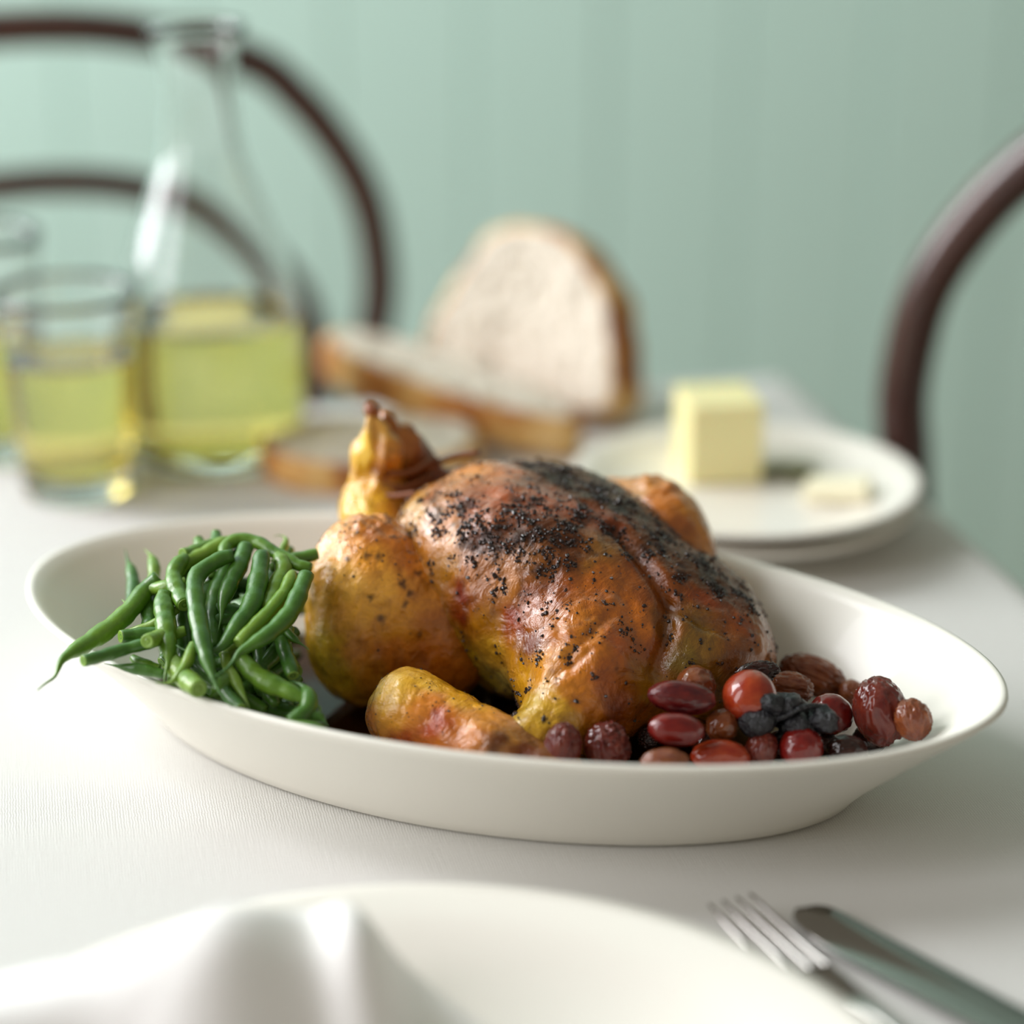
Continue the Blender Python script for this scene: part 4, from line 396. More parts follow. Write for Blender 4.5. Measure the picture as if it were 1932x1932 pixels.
V = np.stack([CX.ravel(), CY.ravel(), CZ.ravel()], 1); I = np.arange(nx * ny).reshape(nx, ny)
F = np.stack([I[:-1, :-1].ravel(), I[1:, :-1].ravel(), I[1:, 1:].ravel(), I[:-1, 1:].ravel()], 1)
tag(mesh('tablecloth', V, F, linen, None, True, (TC[0], TC[1], 0), (0, 0, TA)), 'white woven linen tablecloth spread over the whole table', 'tablecloth')

# ------------------------------------------------------------------ oval serving dish
RIN = [(0, .12, .055), (0, .1478, .0768), (.0012, .1497, .0784), (.006, .1535, .0812), (.014, .1618, .0862), (.024, .1735, .0930), (.034, .1855, .1005), (.042, .1955, .1068), (.047, .2015, .1108), (.050, .2045, .1131), (.0515, .2042, .1129), (.0520, .2028, .1118), (.0516, .2010, .1104), (.047, .1962, .1068), (.040, .1882, .1014), (.030, .1762, .0938), (.020, .1645, .0866), (.0125, .1535, .079), (.0085, .143, .071), (.0070, .130, .061), (.0065, .10, .04), (.0065, .05, .018)]
nn = 160; a = np.linspace(0, 2 * np.pi, nn, endpoint=False); ex = 2 / 1.913
def ov(A, B): return np.stack([A * np.sign(np.cos(a)) * np.abs(np.cos(a)) ** ex, B * np.sign(np.sin(a)) * np.abs(np.sin(a)) ** ex], 1)
V = []; F = []
for z, A, B in RIN: V.append(np.column_stack([ov(A, B), np.full(nn, z)]))
for i in range(len(RIN) - 1):
    for q in range(nn): F.append((i * nn + q, i * nn + (q + 1) % nn, (i + 1) * nn + (q + 1) % nn, (i + 1) * nn + q))
F.append(tuple(range(nn - 1, -1, -1))); F.append(tuple((len(RIN) - 1) * nn + q for q in range(nn)))
DL, DRZ = (-.0089, .8061, .0006), -.3687
tag(mesh('serving_dish', np.vstack(V), F, china, None, True, DL, (0, 0, DRZ)), 'large deep oval cream china dish holding the roast chicken', 'dish')
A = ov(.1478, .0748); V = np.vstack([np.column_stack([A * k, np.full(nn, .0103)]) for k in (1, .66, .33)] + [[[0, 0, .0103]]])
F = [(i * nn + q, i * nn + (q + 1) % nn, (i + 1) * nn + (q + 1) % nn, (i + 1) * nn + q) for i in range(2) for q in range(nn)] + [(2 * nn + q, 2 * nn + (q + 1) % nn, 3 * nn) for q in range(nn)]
tag(mesh('cooking_juices', V, F, juice_m, None, True, DL, (0, 0, DRZ)), 'thin golden cooking juices pooled on the bottom of the oval dish, shade tinted in towards front left', 'sauce')

# ------------------------------------------------------------------ roast chicken (local frame in cm, neck end +X, legs -X)
ck = empty('roast_chicken', (.02, .84, .008), (0, 0, math.radians(-40))); ck.scale = (1, 1, 1)
tag(ck, 'whole golden brown roast chicken with peppered breast on the oval dish', 'chicken')
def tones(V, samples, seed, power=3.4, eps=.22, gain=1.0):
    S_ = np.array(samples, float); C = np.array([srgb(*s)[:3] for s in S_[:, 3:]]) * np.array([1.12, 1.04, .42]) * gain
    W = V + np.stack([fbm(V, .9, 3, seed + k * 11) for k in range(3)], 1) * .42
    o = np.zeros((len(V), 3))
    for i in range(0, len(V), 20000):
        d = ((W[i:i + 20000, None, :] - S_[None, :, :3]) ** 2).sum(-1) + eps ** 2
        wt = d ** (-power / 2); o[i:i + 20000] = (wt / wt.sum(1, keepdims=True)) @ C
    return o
def seg_dist(V, pl):
    d = np.full(len(V), 99.)
    for a_, b_ in zip(pl[:-1], pl[1:]):
        a_, b_ = np.array(a_), np.array(b_); ab = b_ - a_; t = np.clip(((V - a_) @ ab) / (ab @ ab), 0, 1)
        d = np.minimum(d, np.linalg.norm(V - a_ - t[:, None] * ab, axis=1))
    return d
def chicken_part(name, f, lo, hi, samples, seed, h=.1, amp=.10, creases=(), extra=None, gain=1.0):
    V, F = surface_nets(f, lo, hi, h); V = V.copy(); n = vnormals(V, F)
    dis = fbm(V, .55, 2, seed) * amp + fbm(V * np.array([1, 1, .55]), 1.7, 3, seed + 5) * amp * .42 + np.minimum(fbm(V, 3.2, 2, seed + 9), .3) * amp * .22
    if name == 'leg': dis = dis + np.clip((V[:, 2] - 7.4) / 1.2, 0, 1) * fbm(V * np.array([1, 1, .3]), 2.4, 2, seed + 3) * .20
    for cr, dp, wd in creases: dis -= dp * np.exp(-(seg_dist(V, cr) / wd) ** 2)
    V = V + n * dis[:, None]
    C = tones(V, samples, seed, gain=gain)
    if extra is not None: C = extra(V, C)
    o = mesh(name, V * .01, F, skin_m, ck)
    at = o.data.color_attributes.new('tone', 'FLOAT_COLOR', 'POINT')
    at.data.foreach_set('color', np.column_stack([C, np.ones(len(C))]).ravel().astype(np.float32))
    return o, V, vnormals(V, F)
def char_w(V):
    s = np.zeros(len(V))
    for (c, r) in CHAR_CENTRES: s = np.maximum(s, np.exp(-(np.linalg.norm(V - np.array(c), axis=1) / r) ** 2))
    return s
def body_char(V, C):
    k = np.clip((char_w(V) * .8 + fbm(V, 2.3, 3, 40) * .6 - .5) * 1.8, 0, .8)[:, None]
    return C * (1 - k) + np.array(srgb(44, 26, 20)[:3]) * k
def spots(V, C, pts, r=.2):
    s = np.zeros(len(V)); W = V + np.stack([fbm(V, 5, 2, 70 + k) for k in range(3)], 1) * .12
    for c in pts: s = np.maximum(s, np.exp(-(np.linalg.norm(W - np.array(c), axis=1) / r) ** 4))
    s = np.clip(s, 0, 1)[:, None] * .85; return C * (1 - s) + np.array(srgb(52, 26, 16)[:3]) * s
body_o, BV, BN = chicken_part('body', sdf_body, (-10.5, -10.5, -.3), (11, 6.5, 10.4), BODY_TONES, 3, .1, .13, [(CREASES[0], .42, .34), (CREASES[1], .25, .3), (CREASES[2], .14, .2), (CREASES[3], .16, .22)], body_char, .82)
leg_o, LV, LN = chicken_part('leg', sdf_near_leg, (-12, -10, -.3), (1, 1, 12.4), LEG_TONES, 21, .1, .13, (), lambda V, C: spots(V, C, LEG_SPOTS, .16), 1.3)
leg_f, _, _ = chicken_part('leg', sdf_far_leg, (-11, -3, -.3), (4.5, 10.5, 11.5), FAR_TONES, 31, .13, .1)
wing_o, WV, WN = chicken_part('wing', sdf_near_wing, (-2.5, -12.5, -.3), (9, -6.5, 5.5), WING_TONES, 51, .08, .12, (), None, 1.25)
# the joint ends and the string that ties the legs
def ring(cx, cy, cz, r, tilt=0, ell=1.0, n=40):
    t = np.linspace(0, 2 * np.pi, n, endpoint=False); return np.stack([cx + r * np.cos(t), cy + r * ell * np.sin(t), cz + tilt * np.cos(t) + .1 * np.sin(3 * t)], 1) * .01
st = tube('string', ring(-8.15, -1.05, 7.75, 1.55, .3, 1.0), .0012, twine_m, ck, 8, closed=True)
tube('string_loop', ring(-8.15, -1.05, 8.45, 1.45, .15, 1.0), .0012, twine_m, st, 8, closed=True)
tube('string_loop', ring(-8.15, -1.05, 8.1, 1.52, -.35, 1.0), .0012, twine_m, st, 8, closed=True)
tube('string_end', spline([(-8.6, -2.5, 7.6), (-7.0, -2.7, 7.7), (-5.6, -2.5, 8.1)], 12) * .01, .0012, twine_m, st, 8)
tube('string_end', spline([(-7.2, .1, 8.3), (-6.2, .6, 8.8), (-5.2, .9, 9.1)], 12) * .01, .0012, twine_m, st, 8)
# cracked pepper crust: thousands of grains, one part
def grains(name, Vs, Ns, weight, count, rmin, rmax, parent, seed):
    g = np.random.default_rng(seed); k = g.choice(len(Vs), count, replace=True, p=weight / weight.sum())
    oc = np.array([(1, 0, 0), (-1, 0, 0), (0, 1, 0), (0, -1, 0), (0, 0, 1), (0, 0, -1)], float); of = np.array([(0, 2, 4), (2, 1, 4), (1, 3, 4), (3, 0, 4), (2, 0, 5), (1, 2, 5), (3, 1, 5), (0, 3, 5)])
    ph = (1 + 5 ** .5) / 2; ic = np.array([(-1, ph, 0), (1, ph, 0), (-1, -ph, 0), (1, -ph, 0), (0, -1, ph), (0, 1, ph), (0, -1, -ph), (0, 1, -ph), (ph, 0, -1), (ph, 0, 1), (-ph, 0, -1), (-ph, 0, 1)]) / 1.9
    fi = np.array([(0, 11, 5), (0, 5, 1), (0, 1, 7), (0, 7, 10), (0, 10, 11), (1, 5, 9), (5, 11, 4), (11, 10, 2), (10, 7, 6), (7, 1, 8), (3, 9, 4), (3, 4, 2), (3, 2, 6), (3, 6, 8), (3, 8, 9), (4, 9, 5), (2, 4, 11), (6, 2, 10), (8, 6, 7), (9, 8, 1)])
    AV = []; AF = []; o = 0
    for i in k:
        r = rmin + (rmax - rmin) * g.random() ** 2.5
        q = ic * r * (.65 + .7 * g.random((12, 1))) * (.7 + .6 * g.random(3)); c = Vs[i] + g.normal(0, .05, 3) * 1.0; c = c + Ns[i] * (((Vs[i] - c) @ Ns[i]) + r * .25)
        AV.append((q + c) * .01); AF.append(fi + o); o += 12
    ob = mesh(name, np.vstack(AV), np.vstack(AF), pepper_m, parent, False); ob['kind'] = 'stuff'; return ob
wt = np.clip(char_w(BV) * .75 + fbm(BV, 2.6, 3, 90) * .75 - .32, 0, .6) ** 1.2 + .014 * (BV[:, 2] > 5.5) + .002
grains('pepper_crust', BV, BN, wt, 7500, .018, .085, ck, 1)
wt = np.clip((LV[:, 2] - 6.2) / 3, 0, 1) * np.clip(fbm(LV, 2, 2, 93) + .3, 0, 1) * (LV[:, 0] > -7.5) + .004 * (LV[:, 2] > 3)
grains('pepper_flecks', LV, LN, wt, 230, .02, .06, leg_o, 2)
wt = np.clip((WV[:, 2] - 2.2) / 2, 0, 1) * np.clip(fbm(WV, 2, 2, 95) + .2, .02, 1)
grains('pepper_flecks', WV, WN, wt, 120, .015, .04, wing_o, 3)
for nm, c, r in (('joint_knob', (-8.5, -2.15, 11.0), .36),):
    bm = bmesh.new(); bmesh.ops.create_icosphere(bm, subdivisions=3, radius=r * .01)
    for v_ in bm.verts: v_.co = v_.co * (1 + .12 * math.sin(v_.co.x * 900) * math.cos(v_.co.z * 700)) + Vector(c) * .01
    o = from_bm(nm, bm, skin_m, leg_o); at = o.data.color_attributes.new('tone', 'FLOAT_COLOR', 'POINT')
    at.data.foreach_set('color', list(srgb(150, 78, 30)) * len(o.data.vertices))

# ------------------------------------------------------------------ green beans
BL = dict(b1='long thick green bean hanging over the left rim of the dish, tail downwards', b2='green bean with cut end resting on the left rim of the dish', b3='green bean showing its round cut end to the viewer at left of the heap', b4='short green bean with cut end lying under the long bean at left',
  b5='thin green bean with a hair tail above the round cut ends at left', b6='plump short green bean hanging upright in the left half of the heap', b7='short bent green bean at upper left of the heap, tail pointing left', b8='blunt shiny green bean end at upper left of the heap',
  b9='long ridged green bean arching down the middle of the heap to the rim', b10='green bean right beside the long arching one in the heap', b11='green bean with thin tail crossing over the long arching bean', b12='green bean third to the right of the long arching bean', b13='bright long green bean at right of the heap with a long curled tail',
  b14='green bean half hidden behind the bright long-tailed bean', b15='green bean arching over the very top of the heap', b16='green bean curving over the upper left shoulder of the heap', b17='blurred green bean end behind the upper left of the heap', b18='blurred green bean standing up behind the heap top', b19='pale blurred green bean behind the top left of the heap',
  b20='leftmost pale blurred green bean standing up at the back of the dish', b21='pale blurred hooked green bean beside the leftmost upright one', b22='pale upright green bean behind the plump short one', b23='thick green bean with hollow cut end facing the viewer by the front rim', b24='small green bean tip with yellow tail beside the hollow cut end',
  b25='thin dark green bean with long tail at the front rim', b26='thick green bean lying rightwards along the front rim with hooked tip', b27='curled green bean looping over the thick one at front right', b28='lowest green bean at front right by the dark gap to the chicken', b29='thin blue-green bean tail pointing right towards the chicken leg', b30='small curved green bean with thin tail low at the front left rim',
  b31='blunt yellow-green bean stub by the front rim', b32='dark green bean standing behind the thick front bean', b33='dark green bean lying along the front left rim under the cut ends', b34='tiny pale curled bean tail at the back right of the heap', b35='pale blurred green bean at the back right near the chicken leg', b36='dark green bean half under the curled one at front right')
def make_bean(key, kind, r, path, bi):
    p = spline(path, 44); n = len(p); t = np.linspace(0, 1, n); ln_ = np.linalg.norm(np.diff(p, axis=0), axis=1).sum()
    s = t * ln_
    if kind == 't':
        tail = min(.022, ln_ * .32); rad = np.interp(s, [0, tail * .45, tail * .75, tail * 1.15, tail * 1.7, ln_ * .8, ln_], [.05, .16, .34, .78, 1, 1, .8])
    else: rad = np.interp(s, [0, .0006, .004, ln_ * .5, ln_ - .004, ln_], [.80, .88, 1, 1, .9, .6])
    rad = rad * r * 1.1 * (1 + .05 * np.sin(s * 520 + bi) + .03 * np.sin(s * 1100 + 2 * bi))
    o = tube('green_bean', p, rad, bean_ms[(bi * 7 + (bi // 3)) % 3 if key not in ('b10', 'b32', 'b38', 'b40', 'b41', 'b42', 'b43', 'b33', 'b36') and key[0] not in 'fhu' else 1], None, 14, flat=.9 + .0 * t)
    if kind == 'c':
        d = p[0] - p[2]; d /= np.linalg.norm(d); z = Vector(d).to_track_quat('Z', 'Y')
        prof = [(.0, .0), (.30, -.06), (.62, .02), (.80, .06), (.86, .0), (.80, -.10)]; q = []; Fq = []; an = np.linspace(0, 2 * np.pi, 16, endpoint=False)
        V_ = [Vector((0, 0, .0))]
        for rr, zz in prof[1:]: V_ += [Vector((rr * r * math.cos(x), rr * r * math.sin(x), zz * r)) for x in an]
        V_ = [tuple(z @ v_ + Vector(p[0]) + Vector(d) * r * .04) for v_ in V_]
        for j in range(16): Fq.append((0, 1 + j, 1 + (j + 1) % 16))
        for k in range(4):
            for j in range(16): Fq.append((1 + k * 16 + j, 1 + (k + 1) * 16 + j, 1 + (k + 1) * 16 + (j + 1) % 16, 1 + k * 16 + (j + 1) % 16))
        mesh('cut_face', V_, Fq, bean_cut, o)['label'] = 'pale cut face of the bean'
    tag(o, BL.get(key, 'green bean buried inside the heap on the left of the dish'), 'bean', 'green beans heaped in the dish')
for bi, (key, kind, r, path) in enumerate(BEANS): make_bean(key, kind, r, path, bi)

# ------------------------------------------------------------------ roasted grapes
GL = dict(g1=('rose', 'wrinkled roasted grape at the chicken breast, leftmost of the grapes', .6), g2=('rose', 'large wrinkled rosy roasted grape, second from the left by the front rim', .9), g3=('purple', 'long glossy dark purple grape lying against the chicken', .25), g4=('maroon', 'smooth maroon grape lying below the long purple one', .15), g5=('brown', 'small brownish roasted grape in the middle of the pile', .4),
  g6=('red', 'round glossy red grape with a dark stem hole on top of the pile', .1), g7=('brown', 'wrinkled brown grape right behind the glossy red one', .7), g8=('brown', 'large shrivelled red-brown grape at the back by the chicken neck end', .8), g9=('dark', 'dark shrivelled grape wedged under the chicken', 1.0), g10=('brown', 'brown grape with a pale ring hole beside the chicken', .4),
  g11=('maroon', 'dull dark red grape right of the black charred clump', .2), g12=('rose', 'biggest upright red grape at the right of the pile', .45), g13=('brown', 'brown wrinkled grape rightmost in the dish', .6), g14=('red', 'shiny red grape in the middle of the front rim row', .2), g15=('brown', 'low brown grape at the front rim left of the shiny red one', .5), g16=('rose', 'narrow dusky wrinkled grape right of the shiny red front one', .6),
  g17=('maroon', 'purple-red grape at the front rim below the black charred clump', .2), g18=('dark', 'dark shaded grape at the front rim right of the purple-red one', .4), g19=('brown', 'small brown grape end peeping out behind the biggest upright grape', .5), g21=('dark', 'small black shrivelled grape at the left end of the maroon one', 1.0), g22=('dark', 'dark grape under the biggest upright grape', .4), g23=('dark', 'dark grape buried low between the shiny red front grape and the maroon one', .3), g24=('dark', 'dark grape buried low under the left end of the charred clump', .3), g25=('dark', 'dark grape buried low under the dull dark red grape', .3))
def make_grape(key, c, rw, rh, ang):
    mname, lab, wr = GL[key]; c = np.array(c)
    bm = bmesh.new(); bmesh.ops.create_icosphere(bm, subdivisions=5, radius=1); V = np.array([v_.co[:] for v_ in bm.verts]); n0 = V.copy()
    sd = int(key[1:]) * 13; fr_ = np.array([3.0, 3.0, 1.1]) if wr > .4 else np.array([1.6, 1.6, 1.0])
    dis = (-.20 * wr * np.abs(fbm(n0 * fr_, 1.2, 3, sd)) - .12 * wr * np.abs(fbm(n0 * fr_ * 2.0, 1.3, 2, sd + 4)) + .05 * fbm(n0, .8, 1, sd + 8))
    pole = n0[:, 2] > 0; hole = np.exp(-((n0[:, 0] ** 2 + n0[:, 1] ** 2) / .012)) * pole
    V = n0 * (1 + dis - .16 * hole)[:, None]
    for v_, p in zip(bm.verts, V): v_.co = p
    for f_ in bm.faces: f_.smooth = True
    o = from_bm('roasted_grape', bm, GM[mname]); o.location = c
    # long axis in the picture plane of a viewer in front of the table
    a_ = math.radians(-ang); big, small = max(rw, rh), min(rw, rh)
    hor = rw >= rh
    ax = Vector((math.cos(a_), 0, math.sin(a_))) if hor else Vector((math.sin(-a_), .25, math.cos(a_)))
    if key == 'g6': ax = Vector((.25, -.9, -.15))
    if key == 'g10': ax = Vector((-.15, -.8, .45))
    ax.normalize(); o.rotation_mode = 'QUATERNION'; o.rotation_quaternion = ax.to_track_quat('Z', 'Y'); o.scale = (small, small * 1.0, big)
    if key == 'g6': o.scale = (.0105, .0105, .0115)
    if key == 'g10': o.scale = (.0085, .0085, .010)
    return tag(o, lab, 'grape', 'roasted grapes in the dish')
for g in GRAPES: make_grape(*g)
cl = empty('charred_clump', CLUMP); tag(cl, 'black charred shrivelled clump of fruit and stalk among the grapes', 'fruit')
for k in range(11):
    bm = bmesh.new(); bmesh.ops.create_icosphere(bm, subdivisions=3, radius=1); g = np.random.default_rng(100 + k); V = np.array([v_.co[:] for v_ in bm.verts])
    V = V * (1 + .28 * fbm(V, 1.6, 2, 200 + k))[:, None] * np.array([.0058, .0050, .0046]) * (.75 + .5 * g.random()) + np.array([g.uniform(-.0125, .0135), g.uniform(-.005, .005), g.uniform(-.008, .009)])
    for v_, p in zip(bm.verts, V): v_.co = p
    from_bm('lump', bm, char_m, cl)
tube('stalk', spline([(-.012, 0, -.002), (-.004, -.006, .002), (.006, -.004, .006), (.014, .0, .004)], 16), .0011, char_m, cl, 8)

# ------------------------------------------------------------------ crockery
def plate(name, loc, R, H, label, m=china2, well=.62):
    p = dense([(R * .50, .0), (R * .56, .0), (R * .57, .0015), (R * .62, .0035), (R * .8, H * .62), (R * .97, H - .0035), (R - .0008, H - .0018), (R, H - .0008), (R - .001, H), (R - .004, H - .0004), (R * .88, H * .84), (R * .75, H * .52), (R * well, .0058), (R * (well - .06), .0045), (R * .3, .0042), (R * .05, .0042)], 3)
    return tag(lathe(name, p, m, None, 128), label, 'plate')
plate('dinner_plate', 0, .158, .022, 'large white dinner plate in the foreground under a napkin').location = (-.0278, .4968, .0006)
p1 = plate('side_plate', 0, .0862, .0175, 'lower white side plate of the stack behind the chicken'); p1.location = (.1188, 1.053, .0006)
p2 = plate('side_plate', 0, .0886, .0175, 'upper white side plate carrying the butter'); p2.location = (.1188, 1.053, .0112)
p1['group'] = p2['group'] = 'stacked side plates'
# butter
bt = tag(from_bm('butter_block', box_bm(-.0192, .0192, 0, .042, 0, .0425, .0012), butter_m, None, False), 'rectangular block of yellow butter standing on the side plate', 'butter')
bt.location = (.1105, 1.0715, .0156); bt.rotation_euler = (0, 0, math.radians(8))
sl = tag(from_bm('butter_slice', box_bm(-.0165, .0165, -.008, .008, 0, .009, .0012), butter_pale, None, False), 'small cut slice of pale butter lying right of the block', 'butter')
sl.location = (.1655, 1.046, .0180); sl.rotation_euler = (math.radians(4), math.radians(-8), math.radians(-20))
hb = empty('herb_scrap', (.1415, 1.082, .0158)); tag(hb, 'small olive-green herb scrap on the plate beside the butter block', 'herb')
for k, (x, y, an, l) in enumerate(((-.006, 0, 20, .012), (.003, .002, -15, .013), (.011, -.001, 40, .009))):
    V, F = tube_data(spline([(-l, 0, .001), (-l * .3, 0, .003), (l * .4, 0, .0035), (l, 0, .0015)], 10), np.array([.1, .5, .8, 1, 1, 1, .9, .7, .4, .1]) * .0048, 8, flat=.7)
    mesh('leaf', V, F, herb_m, hb, True, (x, y, 0), (0, 0, math.radians(an)))

# ------------------------------------------------------------------ bread
def slice_(name, outline, thick, O, U, Vv, label, seed):
    """outline: closed (u, v) loop in m; face at +N side"""
    O, U, Vv = Vector(O), Vector(U).normalized(), Vector(Vv).normalized(); Nn = U.cross(Vv).normalized(); Vv = Nn.cross(U)
    M = Matrix(((U.x, Vv.x, Nn.x, O.x), (U.y, Vv.y, Nn.y, O.y), (U.z, Vv.z, Nn.z, O.z), (0, 0, 0, 1)))
    root = empty(name); root.matrix_world = M; tag(root, label, 'bread')
    o2 = np.array(outline + outline[:1], float); q = spline(o2, 91)[:-1]; n = len(q); c = q.mean(0)
    q = c + (q - c) * (1 + .018 * fbm(np.column_stack([q * 60, np.zeros(n)]), 1, 2, seed))[:, None]
    # crust ring
    prof = [(.93, 0), (.982, .0006), (1.0, .003), (1.012, thick * .35), (1.012, thick * .65), (1.0, thick - .003), (.982, thick - .0006), (.93, thick)]
    V = np.vstack([np.column_stack([c + (q - c) * s, np.full(n, z - thick)]) for s, z in prof]); k = len(prof)
    V[:, :2] += fbm(V, 90, 2, seed + 2)[:, None] * .0012
    F = [(i * n + j, i * n + (j + 1) % n, (i + 1) * n + (j + 1) % n, (i + 1) * n + j) for i in range(k - 1) for j in range(n)]
    mesh('crust', V, F, crust_m, root)
    # crumb: both cut faces joined through the middle
    rs = np.linspace(.94, .02, 26); V = []; F = []
    for side, z in ((1, 0.), (-1, -thick)):
        for s in rs:
            p = c + (q - c) * s; pts = np.column_stack([p, np.zeros(n)])
            hole = -np.maximum(fbm(pts, 95, 3, seed + 7) - .35, 0) * .006 + fbm(pts, 260, 2, seed + 8) * .0006
            V.append(np.column_stack([p, z + side * hole * (s < .92)]))
    K = len(rs)
    for b in (0, K):
        for i in range(K - 1):
            for j in range(n):
                f = ((b + i) * n + j, (b + i) * n + (j + 1) % n, (b + i + 1) * n + (j + 1) % n, (b + i + 1) * n + j); F.append(f if b == 0 else f[::-1])
        F.append(tuple((b + K - 1) * n + j for j in range(n)) if b == 0 else tuple((b + K - 1) * n + j for j in range(n - 1, -1, -1)))
    F += [(j, (K) * n + j, (K) * n + (j + 1) % n, (j + 1) % n) for j in range(n)]
    mesh('crumb', np.vstack(V), F, crumb_m, root); return root
hA = [(-.084, .002), (-.083, .036), (-.075, .056), (-.062, .080), (-.054, .096), (-.036, .103), (-.008, .103), (.014, .091), (.032, .072), (.044, .050), (.051, .022), (.048, .004), (.01, .0), (-.04, .0)]
ya = math.radians(-33)
slice_('bread_slice', hA, .034, (.013, 1.219, .0115), (math.cos(ya), math.sin(ya), 0), (math.sin(math.radians(17)) * -math.sin(ya), math.sin(math.radians(17)), math.cos(math.radians(17))), 'thick half slice of crusty white bread standing upright behind the others', 11)
hB = [(.0, .0), (-.03, -.006), (-.07, -.009), (-.11, -.006), (-.145, .000), (-.160, .010), (-.156, .026), (-.13, .034), (-.09, .036), (-.05, .032), (-.02, .022), (.004, .010)]
slice_('bread_slice', hB, .025, (.030, 1.148, .0255), (.90, -.42, -.16), (.40, .88, .12), 'crusty bread slice lying aslant in front of the upright half slice', 12)
hC = [(-.060, .004), (-.050, -.024), (-.022, -.042), (.014, -.042), (.046, -.030), (.062, -.002), (.056, .020), (.030, .030), (-.006, .032), (-.040, .024)]
slice_('bread_slice', hC, .0185, (-.080, 1.140, .020), (1, 0, 0), (0, 1, .05), 'bread slice lying flat on the cloth beside the carafe', 13)

# ------------------------------------------------------------------ carafe, glasses, wine
ca = (-.1655, 1.166, .0008)
outer = [(.0, .0), (.040, .0), (.046, .003), (.0495, .012), (.0515, .035), (.0520, .058), (.0505, .080), (.0440, .108), (.0320, .142), (.0228, .168), (.0198, .190), (.0196, .214), (.0215, .226), (.0262, .2343), (.0271, .2356), (.0272, .2363), (.0267, .2370)]
inner = [(.0261, .2371), (.0255, .2367), (.0246, .2352), (.0194, .2272), (.0172, .214), (.0174, .190), (.0204, .168), (.0296, .142), (.0416, .108), (.0481, .080), (.0496, .058), (.0491, .035), (.0465, .016), (.040, .0105), (.0, .0095)]
def glassware(name, outer, inner, loc, label, cat, lip_part=True):
    prof = [p for p in dense(outer[1:], 4)] + [p for p in dense(inner[:-1], 4)]
    o = lathe(name, [(max(r, .0005), z) for r, z in prof], glass, None, 96); o.location = loc; return tag(o, label, cat)
glassware('carafe', outer, inner, ca, 'clear glass carafe with flared lip half full of white wine', 'carafe')
def fill(name, inner, level, loc, label, over=.0003):
    pr = [p for p in dense(inner[:-1], 6)][::-1]; pr = [(r + over, z - (over if z < .02 else 0)) for r, z in pr if z < level]
    r_ = pr[-1][0]; pr += [(r_, level), (r_ * .98, level - .0003), (r_ * .5, level - .0005), (.001, level - .0005)]
    o = lathe(name, pr, wine, None, 96); o.location = loc; return tag(o, label, 'wine')
fill('white_wine', inner, .0795, ca, 'pale yellow white wine filling the lower part of the carafe')
def tumbler(loc, h, rb, rt, label, level, wl):
    o_ = [(.0, .0), (rb - .003, .0), (rb, .002), (rb + (rt - rb) * .5, h * .5), (rt, h - .003), (rt + .0001, h - .0009), (rt - .0003, h - .0003), (rt - .0009, h)]
    i_ = [(rt - .0015, h - .0002), (rt - .0020, h - .0008), (rt - .0022, h - .003), (rb + (rt - rb) * .5 - .0018, h * .5), (rb - .0012, .016), (rb - .005, .0115), (.0, .011)]
    glassware('wine_tumbler', o_, i_, loc, label, 'glass')['group'] = 'tumblers of wine'
    fill('white_wine', i_, level, loc, wl)
tumbler((-.2315, 1.108, .0008), .1085, .0290, .0372, 'clear glass tumbler of white wine in front of the carafe', .074, 'pale white wine in the tumbler in front of the carafe')
tumbler((-.293, 1.172, .0008), .123, .0280, .0360, 'second taller glass tumbler at the left edge behind the first', .070, 'pale white wine in the tumbler cut by the left edge')

# ------------------------------------------------------------------ napkin on the plate
nx, ny = 90, 70; gx = np.linspace(-.215, .012, nx); gy = np.linspace(.365, .612, ny); X, Y = np.meshgrid(gx, gy, indexing='ij')
px_, py_ = X + .0318, Y - .4958; rr = np.sqrt(px_ ** 2 + py_ ** 2)
base = np.interp(rr, [0, .09, .1, .12, .14, .156, .160, .19, .3], [.0055, .0055, .008, .0135, .0185, .0228, .0232, .0205, .016])
def G(cx, cy, sx, sy, h, rot=0):
    c, s = math.cos(rot), math.sin(rot); u_ = (X - cx) * c + (Y - cy) * s; w_ = -(X - cx) * s + (Y - cy) * c; return h * np.exp(-(u_ / sx) ** 2 - (w_ / sy) ** 2)
Zn = base + .002 + G(-.080, .568, .034, .055, .042, -.25) + G(-.046, .578, .010, .036, .026, .15) + G(-.135, .56, .06, .03, .024, .3) + G(-.02, .545, .02, .05, .006) + G(-.10, .47, .09, .03, .014, .5) + G(-.17, .50, .03, .05, .012) + G(-.03, .44, .03, .05, .012, -.3)
Zn += .0016 * fbm(np.stack([X.ravel() * 22, Y.ravel() * 14, 0 * X.ravel()], 1), 1, 3, 77).reshape(X.shape)
edge = .604 - .10 * np.clip((-.07 - X) / .14, 0, 1) ** 1.2 * .25 - .05 * np.clip((X + .045) / .05, 0, 1) ** 1.5
Yn = np.where(Y > .36, .365 + (Y - .365) * (edge - .365) / (.612 - .365), Y)
V = np.stack([X.ravel(), Yn.ravel(), Zn.ravel()], 1); I = np.arange(nx * ny).reshape(nx, ny)
F = np.stack([I[:-1, :-1].ravel(), I[1:, :-1].ravel(), I[1:, 1:].ravel(), I[:-1, 1:].ravel()], 1)
nk = tag(mesh('napkin', V, F, napkin_m), 'crumpled white cloth napkin lying on the foreground plate', 'napkin')
so = nk.modifiers.new('thickness', 'SOLIDIFY'); so.thickness = .0018; so.offset = 1

